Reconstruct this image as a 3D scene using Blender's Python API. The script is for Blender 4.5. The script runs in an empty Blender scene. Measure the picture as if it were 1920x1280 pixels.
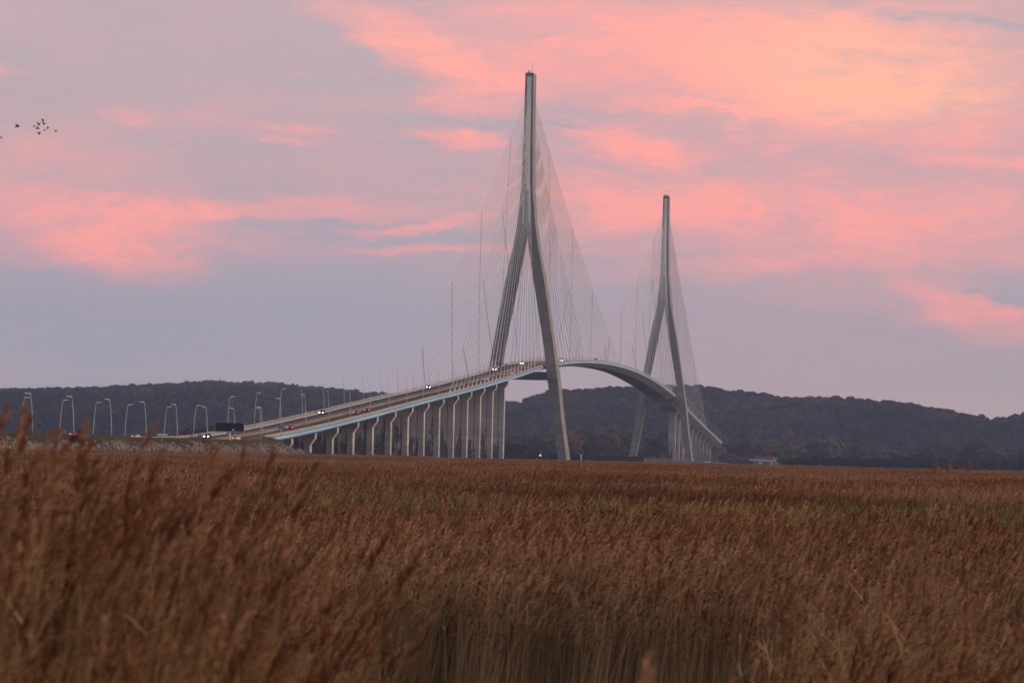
import bpy, math, random
import numpy as np
from mathutils import Vector, Matrix
random.seed(7); RS=np.random.RandomState(7)
S=bpy.context.scene; C=S.collection
ZS=1.2                       # marsh ground is z = 0
CAM=np.array([230.68,-1838.40,3.2513+ZS]); YAW,PITCH,ROLL,F=-0.1285,0.0320,0.0227,6593.6

def ray(x,y):                # direction seen at photo pixel (1920 wide), used to read bearings off the photograph
    du,dv=x-960,y-640; cr,sr=math.cos(ROLL),math.sin(ROLL)
    u=du*cr+dv*sr; v=-du*sr+dv*cr
    fw=np.array([math.sin(YAW)*math.cos(PITCH),math.cos(YAW)*math.cos(PITCH),math.sin(PITCH)])
    rt=np.array([math.cos(YAW),-math.sin(YAW),0]); up=np.cross(rt,fw)
    return fw+rt*u/F-up*v/F
def azel(x,y):
    d=ray(x,y); return math.atan2(d[0],d[1]), math.atan2(d[2],math.hypot(d[0],d[1]))
def polar(az,D): return (CAM[0]+D*math.sin(az), CAM[1]+D*math.cos(az))
def at(x,y,D):
    a,e=azel(x,y); p=polar(a,D); return (p[0],p[1],CAM[2]+D*math.tan(e))

# ------------------------------------------------------------------ materials
def srgb(r,g,b):
    f=lambda c:(c/255)/12.92 if c/255<=.04045 else (((c/255)+.055)/1.055)**2.4
    return (f(r),f(g),f(b),1)
def nmat(name):
    m=bpy.data.materials.new(name); m.use_nodes=True; nt=m.node_tree
    return m,nt,nt.nodes['Principled BSDF']
def mat(name,col,rough=.8,var=.25,scale=.5,bump=0,col2=None,metal=0,coord='Object',stretch=(1,1,1),emit=None,detail=6):
    m,nt,b=nmat(name); N=nt.nodes; L=nt.links
    b.inputs['Roughness'].default_value=rough; b.inputs['Metallic'].default_value=metal
    b.inputs['Specular IOR Level'].default_value=.3
    tc=N.new('ShaderNodeTexCoord'); mp=N.new('ShaderNodeMapping'); mp.inputs['Scale'].default_value=stretch
    L.new(tc.outputs[coord],mp.inputs[0])
    no=N.new('ShaderNodeTexNoise'); no.inputs['Scale'].default_value=scale; no.inputs['Detail'].default_value=detail; no.inputs['Roughness'].default_value=.65
    L.new(mp.outputs[0],no.inputs[0])
    cr=N.new('ShaderNodeValToRGB'); c2=col2 or tuple(c*(1-var) for c in col[:3])+(1,)
    cr.color_ramp.elements[0].position=.32; cr.color_ramp.elements[1].position=.68
    cr.color_ramp.elements[0].color=c2; cr.color_ramp.elements[1].color=tuple(min(1,c*(1+var*.5)) for c in col[:3])+(1,) if not col2 else col
    L.new(no.outputs[0],cr.inputs[0]); L.new(cr.outputs[0],b.inputs['Base Color'])
    if bump:
        bu=N.new('ShaderNodeBump'); bu.inputs['Strength'].default_value=bump; L.new(no.outputs[0],bu.inputs['Height']); L.new(bu.outputs[0],b.inputs['Normal'])
    if emit:
        b.inputs['Emission Color'].default_value=emit[0]; b.inputs['Emission Strength'].default_value=emit[1]
    return m
def concrete(name,col,stain=None,course=4.0,dark=.55):
    """pale concrete cast in lifts: faint joints, cloudy tone, vertical run-off; stain = dark algae whose edge is ragged"""
    m,nt,b=nmat(name); N=nt.nodes; L=nt.links
    b.inputs['Roughness'].default_value=.85; b.inputs['Specular IOR Level'].default_value=.2
    g=N.new('ShaderNodeNewGeometry'); sx=N.new('ShaderNodeSeparateXYZ'); L.new(g.outputs['Position'],sx.inputs[0])
    def math_(op,a,bb=None,c=None):
        n=N.new('ShaderNodeMath'); n.operation=op
        for i,v in enumerate((a,bb,c)):
            if v is None: continue
            if isinstance(v,(int,float)): n.inputs[i].default_value=v
            else: L.new(v,n.inputs[i])
        return n.outputs[0]
    n1=N.new('ShaderNodeTexNoise'); n1.inputs['Scale'].default_value=.16; n1.inputs['Detail'].default_value=8; L.new(g.outputs['Position'],n1.inputs[0])
    mp=N.new('ShaderNodeMapping'); mp.inputs['Scale'].default_value=(1.3,1.3,.07); L.new(g.outputs['Position'],mp.inputs[0])
    n2=N.new('ShaderNodeTexNoise'); n2.inputs['Scale'].default_value=1.; n2.inputs['Detail'].default_value=5; L.new(mp.outputs[0],n2.inputs[0])
    # lift number drives a small tone step
    lift=math_('FLOOR',math_('DIVIDE',sx.outputs[2],course))
    wn=N.new('ShaderNodeTexWhiteNoise'); wn.noise_dimensions='1D'; L.new(lift,wn.inputs['W'])
    fr=math_('FRACT',math_('DIVIDE',sx.outputs[2],course)); joint=math_('LESS_THAN',fr,.06)
    v=math_('ADD',math_('MULTIPLY',n1.outputs[0],.5),math_('MULTIPLY',n2.outputs[0],.45))
    v=math_('ADD',v,math_('MULTIPLY',wn.outputs[0],.14)); v=math_('SUBTRACT',v,math_('MULTIPLY',joint,.26))
    v=math_('MULTIPLY_ADD',v,1.15,.38)
    mx=N.new('ShaderNodeMix'); mx.data_type='RGBA'; mx.blend_type='MULTIPLY'; mx.inputs['Factor'].default_value=1
    mx.inputs['A'].default_value=col; cb=N.new('ShaderNodeCombineColor')
    for i in range(3): L.new(v,cb.inputs[i])
    L.new(cb.outputs[0],mx.inputs['B']); out=mx.outputs['Result']
    if stain:
        m3=N.new('ShaderNodeMapping'); m3.inputs['Scale'].default_value=(.55,.03,.12); L.new(g.outputs['Position'],m3.inputs[0])
        n3=N.new('ShaderNodeTexNoise'); n3.inputs['Scale'].default_value=1.; n3.inputs['Detail'].default_value=7; n3.inputs['Roughness'].default_value=.7; L.new(m3.outputs[0],n3.inputs[0])
        h=math_('MULTIPLY_ADD',n3.outputs[0],70,-24)     # ragged height of the growth
        k=math_('MULTIPLY',math_('SMOOTH_MIN',1,math_('MULTIPLY',math_('SUBTRACT',h,sx.outputs[2]),.5),.3),1)
        lf=math_('LESS_THAN',sx.outputs[0],.6)
        k=math_('MULTIPLY',math_('MAXIMUM',math_('MINIMUM',k,1),0),math_('MULTIPLY_ADD',lf,.62,.22))
        m2=N.new('ShaderNodeMix'); m2.data_type='RGBA'; L.new(k,m2.inputs['Factor']); L.new(out,m2.inputs['A']); m2.inputs['B'].default_value=stain; out=m2.outputs['Result']
    L.new(out,b.inputs['Base Color'])
    return m
M={}
M['conc']=concrete('pylon_concrete',(.235,.228,.215,1))
M['pier']=concrete('pier_concrete',(.48,.455,.41,1),stain=(.045,.045,.05,1),course=3.2)
M['deckc']=concrete('deck_concrete',(.30,.27,.24,1),course=50)
M['steel']=mat('pale_steel_cladding',(.86,.87,.87,1),.5,.2,.6)
M['blue']=mat('blue_fairing_paint',(.24,.52,.84,1),.45,.2,.15,stretch=(1,.1,1))
M['cream']=mat('cream_parapet_paint',(.58,.54,.47,1),.7,.25,.8)
M['median']=mat('sandy_median_concrete',(.30,.215,.13,1),.9,.35,.3,stretch=(1,.15,1))
M['asphalt']=mat('asphalt',(.05,.05,.058,1),.9,.3,.5,stretch=(1,.1,1))
M['line']=mat('road_paint',(.6,.6,.58,1),.7,.1)
M['cable']=mat('cable_sheath',(.62,.62,.64,1),.5,.1)
M['rope']=mat('damper_rope',(.36,.36,.38,1),.7,.2)
M['galv']=mat('galvanised_pole',(.50,.51,.53,1),.45,.15,metal=.1)
M['lamp']=mat('white_lamp_head',(.85,.86,.88,1),.4,.05)
M['black']=mat('matt_black_screen',(.006,.006,.007,1),.5,.3)
M['white']=mat('white_paint',(.75,.75,.75,1),.6,.1)
M['grey']=mat('grey_paint',(.30,.32,.34,1),.7,.2)
M['signblue']=mat('sign_blue',(.02,.14,.45,1),.5,.1)
M['glass']=mat('car_glass',(.01,.012,.015,1),.1,.1)
M['tyre']=mat('tyre_rubber',(.015,.015,.015,1),.9,.1)
M['head']=mat('headlight_lit',(1,1,1,1),.3,0,emit=((.92,.93,1,1),15))
M['tail']=mat('taillight_lit',(.6,.02,.02,1),.3,0,emit=((1,.14,.08,1),2.6))
M['beacon']=mat('signal_lamp_lit',(1,1,1,1),.3,0,emit=((1,.8,.5,1),3))
M['rust']=mat('rusty_brown_paint',(.20,.09,.05,1),.8,.3)
M['wallc']=mat('cream_render',(.62,.54,.42,1),.9,.2)
M['roof']=mat('red_brown_roof_tiles',(.20,.07,.05,1),.9,.3)
M['shed']=mat('grey_sheet_cladding',(.24,.27,.31,1),.6,.2)
M['rocks']=mat('pale_riprap_rock',(.24,.185,.15,1),.95,.5,.6,bump=.5)
M['brush']=mat('dry_brushwood',(.13,.105,.085,1),1,.5,1.2)
M['bird']=mat('goose_plumage',(.055,.045,.045,1),.9,.3,3)
M['abut']=mat('ochre_abutment_concrete',(.33,.23,.14,1),.9,.3,.5)
M['island']=mat('pylon_base_concrete',(.26,.25,.24,1),.9,.3,.3)
M['win']=mat('dark_window_glass',(.02,.025,.03,1),.2,.1)

# ------------------------------------------------------------------ mesh helpers
class MB:
    def __init__(s): s.v=[]; s.f=[]
    def add(s,v,f):
        n=len(s.v); s.v+= [tuple(p) for p in v]; s.f+=[tuple(i+n for i in q) for q in f]; return s
    def hexa(s,b,t):         # bottom 4 points, top 4 points (ccw)
        return s.add(list(b)+list(t),[(3,2,1,0),(4,5,6,7),(0,1,5,4),(1,2,6,5),(2,3,7,6),(3,0,4,7)])
    def box(s,x0,x1,y0,y1,z0,z1):
        return s.hexa([(x0,y0,z0),(x1,y0,z0),(x1,y1,z0),(x0,y1,z0)],[(x0,y0,z1),(x1,y0,z1),(x1,y1,z1),(x0,y1,z1)])
    def tube(s,pts,rad,n=6,cap=True):
        pts=[Vector(p) for p in pts]; rs=rad if isinstance(rad,(list,tuple)) else [rad]*len(pts)
        b=len(s.v); prev=None
        for i,p in enumerate(pts):
            d=(pts[min(i+1,len(pts)-1)]-pts[max(i-1,0)]).normalized()
            if prev is None: a=d.orthogonal().normalized()
            else: a=(prev-d*prev.dot(d)).normalized()
            prev=a; c=d.cross(a)
            for k in range(n):
                t=2*math.pi*k/n; s.v.append(tuple(p+(a*math.cos(t)+c*math.sin(t))*rs[i]))
        for i in range(len(pts)-1):
            for k in range(n):
                k2=(k+1)%n; s.f.append((b+i*n+k,b+i*n+k2,b+(i+1)*n+k2,b+(i+1)*n+k))
        if cap:
            s.f.append(tuple(b+k for k in range(n))[::-1]); m=b+(len(pts)-1)*n; s.f.append(tuple(m+k for k in range(n)))
        return s
    def loft(s,rings,closed=True,caps=True):
        b=len(s.v); n=len(rings[0])
        for r in rings: s.v+=[tuple(p) for p in r]
        for i in range(len(rings)-1):
            for k in range(n if closed else n-1):
                k2=(k+1)%n; s.f.append((b+i*n+k,b+i*n+k2,b+(i+1)*n+k2,b+(i+1)*n+k))
        if caps and closed:
            s.f.append(tuple(b+k for k in range(n))[::-1]); m=b+(len(rings)-1)*n; s.f.append(tuple(m+k for k in range(n)))
        return s
    def mesh(s,name,m,smooth=False):
        me=bpy.data.meshes.new(name); me.from_pydata(s.v,[],s.f); me.update()
        import bmesh
        bm=bmesh.new(); bm.from_mesh(me); bmesh.ops.recalc_face_normals(bm,faces=bm.faces); bm.to_mesh(me); bm.free()
        me.materials.append(m)
        if smooth: me.polygons.foreach_set('use_smooth',[True]*len(me.polygons))
        return me
    def build(s,name,m,parent=None,smooth=False,loc=None):
        o=bpy.data.objects.new(name,s.mesh(name,m,smooth)); C.objects.link(o)
        if parent: o.parent=parent
        if loc: o.location=loc
        return o
def tag(o,label=None,cat=None,group=None,kind=None):
    if label: o['label']=label
    if cat: o['category']=cat
    if group: o['group']=group
    if kind: o['kind']=kind
    return o
def empty(name,loc=(0,0,0),rz=0):
    o=bpy.data.objects.new(name,None); C.objects.link(o); o.location=loc; o.rotation_euler=(0,0,rz); o.empty_display_size=.5; return o
def copy_tree(o,parent=None):
    c=o.copy(); C.objects.link(c); c.parent=parent
    for ch in [x for x in KIDS.get(o.name,[])]: 
        d=copy_tree(ch,c)
    return c
KIDS={}
def remember(root):
    def rec(o):
        KIDS[o.name]=[x for x in bpy.data.objects if x.parent is o]
        for k in KIDS[o.name]: rec(k)
    rec(root)
ORD=['first','second','third','fourth','fifth','sixth','seventh','eighth','ninth','tenth','eleventh','twelfth','thirteenth','fourteenth','fifteenth','sixteenth','seventeenth','eighteenth','nineteenth','twentieth','twenty-first','twenty-second','twenty-third','twenty-fourth','twenty-fifth']

# ------------------------------------------------------------------ deck profile (bottom of the blue edge), s = metres from near pylon
KS=[(-1600,3.8),(-800,3.8),(-775,4.2),(-742,5.2),(-700,7.0),(-655,9.2),(-612,11.5),(-570,13.9),(-527,16.3),(-486,18.8),(-444,21.2),(-402,23.7),(-360,26.1),(-316,28.5),(-274,31),(-233,33.4),(-193,35.9),(-157,38.2),(-98,42),(-50,45.5),(-4,48.7)]
_s=np.arange(-1600,429,4.0)
_z=np.array([60.5-11.6*((a-428)/428)**2 if a>0 else np.interp(a,[k[0] for k in KS],[k[1] for k in KS]) for a in _s])
_k=np.exp(-np.linspace(-2,2,13)**2); _k/=_k.sum(); _z=np.convolve(np.pad(_z,6,mode='edge'),_k,'valid')
def zb(s):
    if s>428: 
        s=856-s
    return float(np.interp(s,_s,_z))+ZS
def zr(s): return zb(s)+1.1
S0,S1=-742,1424
stn=[S0]+[s for s in range(-740,1424,8)]+[S1]

# ------------------------------------------------------------------ BRIDGE
BR=empty('cable_stayed_bridge',(0,0,0)); tag(BR,'long grey concrete cable-stayed bridge with two tall inverted-Y pylons and a blue deck edge','bridge')
def sec(s,prof): return [(x,s,zb(s)+z) for x,z in prof]
girder=[(10.55,1.0),(10.55,.0),(4.6,-1.9),(-4.6,-1.9),(-10.55,.0),(-10.55,1.0)]
deck=MB().loft([sec(s,girder) for s in stn]).build('deck',M['deckc'],BR)
for sx in (1,-1):
    MB().loft([sec(s,[(sx*10.56,-.04),(sx*11.0,.12),(sx*11.05,.55),(sx*10.9,1.02),(sx*10.56,1.06)]) for s in stn]).build('deck_edge_fairing',M['blue'],BR)
MB().loft([[(-9.2,s,zr(s)-.04),(-9.2,s,zr(s)+.02),(9.2,s,zr(s)+.02),(9.2,s,zr(s)-.04)] for s in stn]).build('road_surface',M['asphalt'],BR)
st2=[s for s in range(-1500,S0,8)]+[S0]
MB().loft([[(-1.5,s,zr(s)+.022),(-1.5,s,zr(s)+.25),(-1.1,s,zr(s)+.75),(1.1,s,zr(s)+.75),(1.5,s,zr(s)+.25),(1.5,s,zr(s)+.022)] for s in stn]).build('median_barrier',M['median'],BR)
for sx in (1,-1):
    MB().loft([[(sx*9.2,s,zr(s)-.0),(sx*9.2,s,zr(s)+.55),(sx*9.45,s,zr(s)+.55),(sx*9.45,s,zr(s)-.0)] for s in stn]).build('kerb_barrier',M['cream'],BR)
    g=MB(); 
    s=S0
    while s<S1:
        z=zr(s); g.box(sx*10.7-.1,sx*10.7+.1,s-.32,s+.32,z-.02,z+1.02); s+=4
    for h,t in ((1.02,.16),(.5,.12)):
        g.loft([[(sx*10.7-.12,q,zr(q)+h),(sx*10.7-.12,q,zr(q)+h+t),(sx*10.7+.12,q,zr(q)+h+t),(sx*10.7+.12,q,zr(q)+h)] for q in stn])
    g.build('guard_rail',M['cream'],BR)
# lane lines on the deck
for X in (5.35,-5.35):
    ml=MB().loft([[(X-.07,q,zr(q)+.026),(X+.07,q,zr(q)+.026)] for q in stn],closed=False); ml.build('lane_marking',M['line'],BR)

# pylons
HW=[(0,24.8,20.3),(24.9,20.9,16.1),(41.6,19.0,13.6),(46,18.5,13.0),(50.5,17.6,12.3),(61,16.0,10.9),(96,10.2,4.6),(114,6.6,1.5),(124,5.0,0.0),(143.5,3.05,0),(174,2.35,0),(205.6,2.15,0)]
HD=[(0,9.0),(41.6,7.4),(48,7.0),(61,6.8),(124,6.4),(205.6,6.2)]
def hw(z): return np.interp(z,[a[0] for a in HW],[a[1] for a in HW]),np.interp(z,[a[0] for a in HW],[a[2] for a in HW])
def hd(z): return float(np.interp(z,[a[0] for a in HD],[a[1] for a in HD]))
def quad(x0,x1,y,d,z): return [(x0,y-d,z),(x1,y-d,z),(x1,y+d,z),(x0,y+d,z)]
def pylon(Y,n):
    p=empty('pylon',(0,0,0)); p.parent=BR
    p['label']=['nearer and taller-looking concrete pylon','farther concrete pylon at the end of the main span'][n]
    for sx in (1,-1):
        zs=[0,12,24.9,41.6]; 
        rings=[]
        for z in [0,12,24.9,34,43.4]:
            o,i=hw(z); rings.append(quad(sx*i,sx*o,Y,hd(z)+.0,z) if sx>0 else quad(sx*o,sx*i,Y,hd(z),z))
        for z in [43.42,48,50.5,61,80,96,114,123.98]:
            o,i=hw(z); o+=.0; d=hd(z)+(.9 if z<50 else .5)*(1 if z<55 else 0)
            if z==61: d=hd(z)
            if z>120: i=.02
            rings.append(quad(sx*i,sx*o,Y,d,z) if sx>0 else quad(sx*o,sx*i,Y,d,z))
        MB().loft(rings).build('pylon_leg',M['conc'],p)
    # mast: two walls either side of the steel anchor box
    z=[124,143.5,174,205.6]
    w=MB()
    for sx in (1,-1):
        rings=[]
        for q in [143.5,174,203.2]:
            o,_=hw(q); rings.append(quad(sx*1.15,sx*o,Y,hd(q),q) if sx>0 else quad(sx*o,sx*1.15,Y,hd(q),q))
        w.loft(rings)
    w.loft([quad(-hw(q)[0],hw(q)[0],Y,hd(q),q) for q in (124,134,143.5)])
    w.loft([quad(-2.16,2.16,Y,hd(205),q) for q in (203.2,205.2)])
    w.build('mast',M['conc'],p)
    b=MB().box(-1.14,1.14,Y-6.5,Y+6.5,143.6,203.1)
    q=146
    while q<201: b.box(-1.16,1.16,Y-6.62,Y-6.48,q,q+.3); q+=3.1
    b.build('steel_anchor_box',M['steel'],p)
    # pale ladders on the web under the box
    l=MB()
    for X in (-1.6,1.6): l.box(X-.35,X+.35,Y-hd(135)-.35,Y-hd(135)-.05,126,142)
    l.build('service_ladder',M['steel'],p)
    MB().loft([[(x,Y-5.2,42.6+ZS),(x,Y+5.2,42.6+ZS),(x,Y+5.2,46.75+ZS),(x,Y-5.2,46.75+ZS)] for x in (-13.9,0,13.9)]).build('crossbeam',M['conc'],p)
    for k in range(8):
        X=random.uniform(-1.9,1.9); yy=random.uniform(-5,5); h=random.uniform(.9,2.0); MB().tube([(X,Y+yy,205.1),(X,Y+yy,205.2+h)],[.16,.10],4).build('antenna',M['rust'] if n==0 else M['grey'],p)
    MB().tube([(.9,Y,205.1),(.9,Y,211)],.1,4).build('lightning_rod',M['grey'],p); MB().box(-.9,-.3,Y-5.3,Y-4.7,205.21,206.4).build('warning_light',M['grey'],p)
    # base plinth
    for sx in (1,-1):
        MB().loft([quad(sx*22.5-4.6,sx*22.5+4.6,Y,10.5,-1),quad(sx*22.5-4.4,sx*22.5+4.4,Y,10.2,2.0)]).build('footing',M['island'],p)
    return p
PY=[pylon(0,0),pylon(856,1)]
# stay cables: 23 per half fan
def cable(P,Q,sag=0,r=.10):
    P,Q=Vector(P),Vector(Q); m=MB(); n=9
    pts=[P.lerp(Q,t/n)-Vector((0,0,4*sag*(t/n)*(1-t/n))) for t in range(n+1)]
    m.tube(pts,r,5)
    d=(Q-P).normalized(); m.tube([P-d*2.0,P+d*3.4],.24,6)                # anchor tube through the deck edge
    m.tube([P+d*3.4,P+d*4.4],.3,6)
    return m
fans=[]
for n,Y in enumerate((0,856)):
    for dr in (-1,1):
        toward_span = (dr==1) if n==0 else (dr==-1)
        for k in range(23):
            t=k/22
            off = (41+(411-41)*t) if toward_span else (40+(341-40)*t)
            s=Y+dr*off; zt=ZS+145.5+47.0*t**.93
            for sx in (1,-1):
                P=(sx*10.45,s,zr(s)+.0); Q=(sx*(1.2 if k>1 else 1.3),Y+dr*4.6,zt)
                fans.append((n,off,P,Q,4.2*(off/340)**2))
near=[f for f in fans if f[0]==0]; far=sorted([f for f in fans if f[0]==1],key=lambda f:-f[1])
for f in near+far[:8]: cable(f[2],f[3],f[4]).build('stay_cable',M['cable'],BR)
m=MB()
for f in far[8:]: 
    c=cable(f[2],f[3],f[4]); m.add(c.v,c.f)
tag(m.build('stay_cable',M['cable'],BR),kind='stuff')
# cross ties
def outer(Y,dr,off,sx,t):
    P=Vector((sx*10.45,Y+dr*off,zr(Y+dr*off))); Q=Vector((sx*1.3,Y+dr*4.6,ZS+192.5)); sag=4.2*(off/340)**2
    return P.lerp(Q,t)-Vector((0,0,4*sag*t*(1-t)))
for n,Y in enumerate((0,856)):
    for dr in (-1,1):
        off=411 if ((dr==1)==(n==0)) else 341
        for sx in (1,-1):
            for t,lo in ((.145,.80),(.362,.555),(.596,.29),(.85,.055)):
                A=outer(Y,dr,off,sx,t); s=Y+dr*off*lo; fx=10.3
                # the foot follows the fan plane, whose lean grows with height
                B=Vector((sx*fx,s,zr(s)+.3)); pts=[]
                for i in range(9):
                    u=i/8; p=B.lerp(A,u); p.x=sx*(10.3+(abs(A.x)-10.3)*u**1.15); p.y+=dr*1.2*math.sin(u*math.pi); pts.append(p)
                mm=MB().tube(pts,.085,5)
                for i in range(1,24):
                    u=i/24*8; a=int(u); q=pts[a].lerp(pts[min(a+1,8)],u-a); d=(pts[min(a+1,8)]-pts[a]).normalized()
                    mm.tube([q-d*.5,q+d*.5],.15,5)
                mm.build('cross_tie',M['rope'],BR)
# piers
def pier(s,p=2.75,d=1.9):
    top=zb(s)-1.95; g=empty('pier'); g.parent=BR
    fl=min(4.2,max(1.6,top-1.0)); h1=max(.6,top-fl); h2=top-.9 if top>3 else top-.3
    for side in (1,-1):
        a=.14
        def r(xo,z,xi=a): 
            return quad(xi,xo,s,d,z) if side>0 else quad(-xo,-xi,s,d,z)
        rings=[r(p+.05,-.5),r(p,h1),r(p+1.75,h2-.9),r(p+1.75,top)]
        MB().loft(rings).build('pier_shaft',M['pier'],g)
    MB().box(-.138,.138,s-d+1.2,s+d-.1,-.5,top-.02).build('pier_web',M['pier'],g)
    return g
PS=[-98-43.5*k for k in range(14)]
for s in PS: pier(s)
for s in [856+98+43.5*k for k in range(10)]: pier(s)
# double pylon-side piers of the far approach, closer together
for n,(s,e) in enumerate(((-742,-1),(1424,1))):
    a=empty('abutment'); a.parent=BR
    z=zb(s)
    MB().box(-11.3,11.3,min(s,s+e*6)-.01,max(s,s+e*6),-1,z-2.0).build('abutment_wall',M['abut'],a)
    for X in (9.2,-11.35):
        MB().box(X,X+2.15,s-1.2+e*1.6,s+1.2+e*1.6,z-2.0,z+1.9).box(X+.3,X+1.9,s+1.4+e*1.6,s+3.2+e*1.6,z-2.2,z+1.6).build('abutment_pillar',M['abut'],a)

# ------------------------------------------------------------------ TERRAIN
def terr(x,y):
    """marsh level with two low banks near the viewer"""
    dx,dy=x-CAM[0],y-CAM[1]; a=math.atan2(dx,dy)-YAW; D=math.hypot(dx,dy)
    z=0
    z+=.40*math.exp(-((D-20)/10)**2)*(1/(1+math.exp((a+.045)/.008)))+.80*math.exp(-((D-22)/9)**2)*(1/(1+math.exp((a+.082)/.012)))
    z+=.25*math.exp(-((D-28)/9)**2)*(1/(1+math.exp(-(a-.07)/.012)))
    return z
def grid(name,xs,ys,fz,m,kind='structure'):
    v=[(x,y,fz(x,y)) for y in ys for x in xs]; nx=len(xs)
    f=[(j*nx+i,j*nx+i+1,(j+1)*nx+i+1,(j+1)*nx+i) for j in range(len(ys)-1) for i in range(nx-1)]
    me=bpy.data.meshes.new(name); me.from_pydata(v,[],f); me.update(); me.materials.append(m)
    me.polygons.foreach_set('use_smooth',[True]*len(f))
    o=bpy.data.objects.new(name,me); C.objects.link(o); o['kind']=kind; return o
M['ground']=mat('marsh_soil',(.040,.030,.020,1),1,.4,.05,col2=(.02,.016,.012,1))
xs=[-4990,-4400,-3800,-3200,-2500,-1500,-900,-500,-200,0,100,160]+[CAM[0]+k for k in range(-60,61,3)]+[330,420,600,1000,1700,2400,3100,3990]
ys=[-2590,-2400,-2200,-2000]+[CAM[1]+k for k in range(-30,101,3)]+[-1700,-1600,-1400,-1000,-500,0,500,1000,1600,2200,2800,3550]
grid('ground',xs,ys,terr,M['ground'])
# embankment carrying the approach road
def emb(x,s):
    top=zr(min(s,-742))-.12
    lon=1.0
    if s>-742: 
        # toe cone running out under the first spans
        top=max(0,(zb(-742)-1.9)-(s+742)/110*(zb(-742)-1.9)) 
    ax=x if x>0 else -x
    edge=13.2
    n=.35*math.sin(x*.9+s*.21)+.3*math.sin(s*.13+2)+.2*math.sin(s*.57+x)
    if ax<edge: 
        return top+ (0 if ax<12 else .25)
    return top-(ax-edge)*(.42)+n*min(1,(ax-edge)/3) 
M['bank']=mat('grassy_bank',(.18,.13,.085,1),1,.4,.3,col2=(.075,.06,.03,1),bump=.4)
xs=[-34,-28,-24,-20,-17,-15,-13.2,-12,-9,0,9,12,13.2]+[13.2+k*.8 for k in range(1,22)]
ys=list(range(-1500,-741,6))+[-741.9]+list(range(-738,-630,4))
o=grid('embankment',xs,ys,lambda x,s:max(emb(x,s),-.6),M['bank'])
M['earth2']=M['bank']
# approach roads (both ends)
def road(name,a,b):
    ss=[a+(b-a)*i/60 for i in range(61)]
    v=[];f=[]
    for s in ss:
        z=zr(s) if s<0 else max(zr(S1)-.045*(s-S1),6.0)
        v+=[(-9.2,s,z+.0),(9.2,s,z+.0)]
    f=[(2*i,2*i+1,2*i+3,2*i+2) for i in range(60)]
    mb=MB(); mb.add(v,f); o=mb.build(name,M['asphalt']); o['kind']='structure'; return o
road('approach_road',-1500,-742.02); 
# far causeway
def zfar(s): return max(zr(S1)-.045*(s-S1),6.0)
mb=MB().loft([[(-34,s,-.5),(-13,s,zfar(s)-.2),(13,s,zfar(s)-.2),(34,s,-.5)] for s in (1430.2,1500,1600,1750,2000,2400)],closed=False)
o=mb.build('embankment',M['bank']); o['kind']='structure'
mb=MB().add([p for s in (1424.02,1500,1600,1750,2000,2400) for p in ((-9.2,s,zfar(s)),(9.2,s,zfar(s)))],[(2*i,2*i+1,2*i+3,2*i+2) for i in range(5)])
o=mb.build('approach_road',M['asphalt']); o['kind']='structure'
# guard rail of approach, far side, and cream kerb
def rail(x,a,b,label):
    g=MB(); s=a
    while s<b: g.box(x-.08,x+.08,s-.3,s+.3,zr(s)-.15,zr(s)+.95); s+=4
    ss=[a+(b-a)*i/20 for i in range(21)]
    for h in (.5,.95): g.loft([[(x-.12,q,zr(q)+h),(x-.12,q,zr(q)+h+.16),(x+.12,q,zr(q)+h+.16),(x+.12,q,zr(q)+h)] for q in ss])
    tag(g.build('guard_rail',M['cream']),label,'guard rail')
rail(-10.7,-830,-743,'cream guard rail running behind the electronic board onto the bridge')
g=MB()
ss=[-800+58*i/20 for i in range(21)]
g.loft([[(9.6,q,zr(q)-.05),(9.6,q,zr(q)+.5),(9.8,q,zr(q)+.5),(9.8,q,zr(q)-.05)] for q in ss])
tag(g.build('low_barrier',M['cream']),'low pale crash barrier along the near verge just before the bridge abutment','barrier')
g=MB()
ss=[-1100+358*i/60 for i in range(61)]
g.loft([[(-1.2,q,zr(q)+.0),(-1.0,q,zr(q)+.55),(1.0,q,zr(q)+.55),(1.2,q,zr(q)+.0)] for q in ss])
tag(g.build('median_barrier',M['median']),'sandy coloured central barrier of the approach road left of the bridge','barrier')

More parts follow.
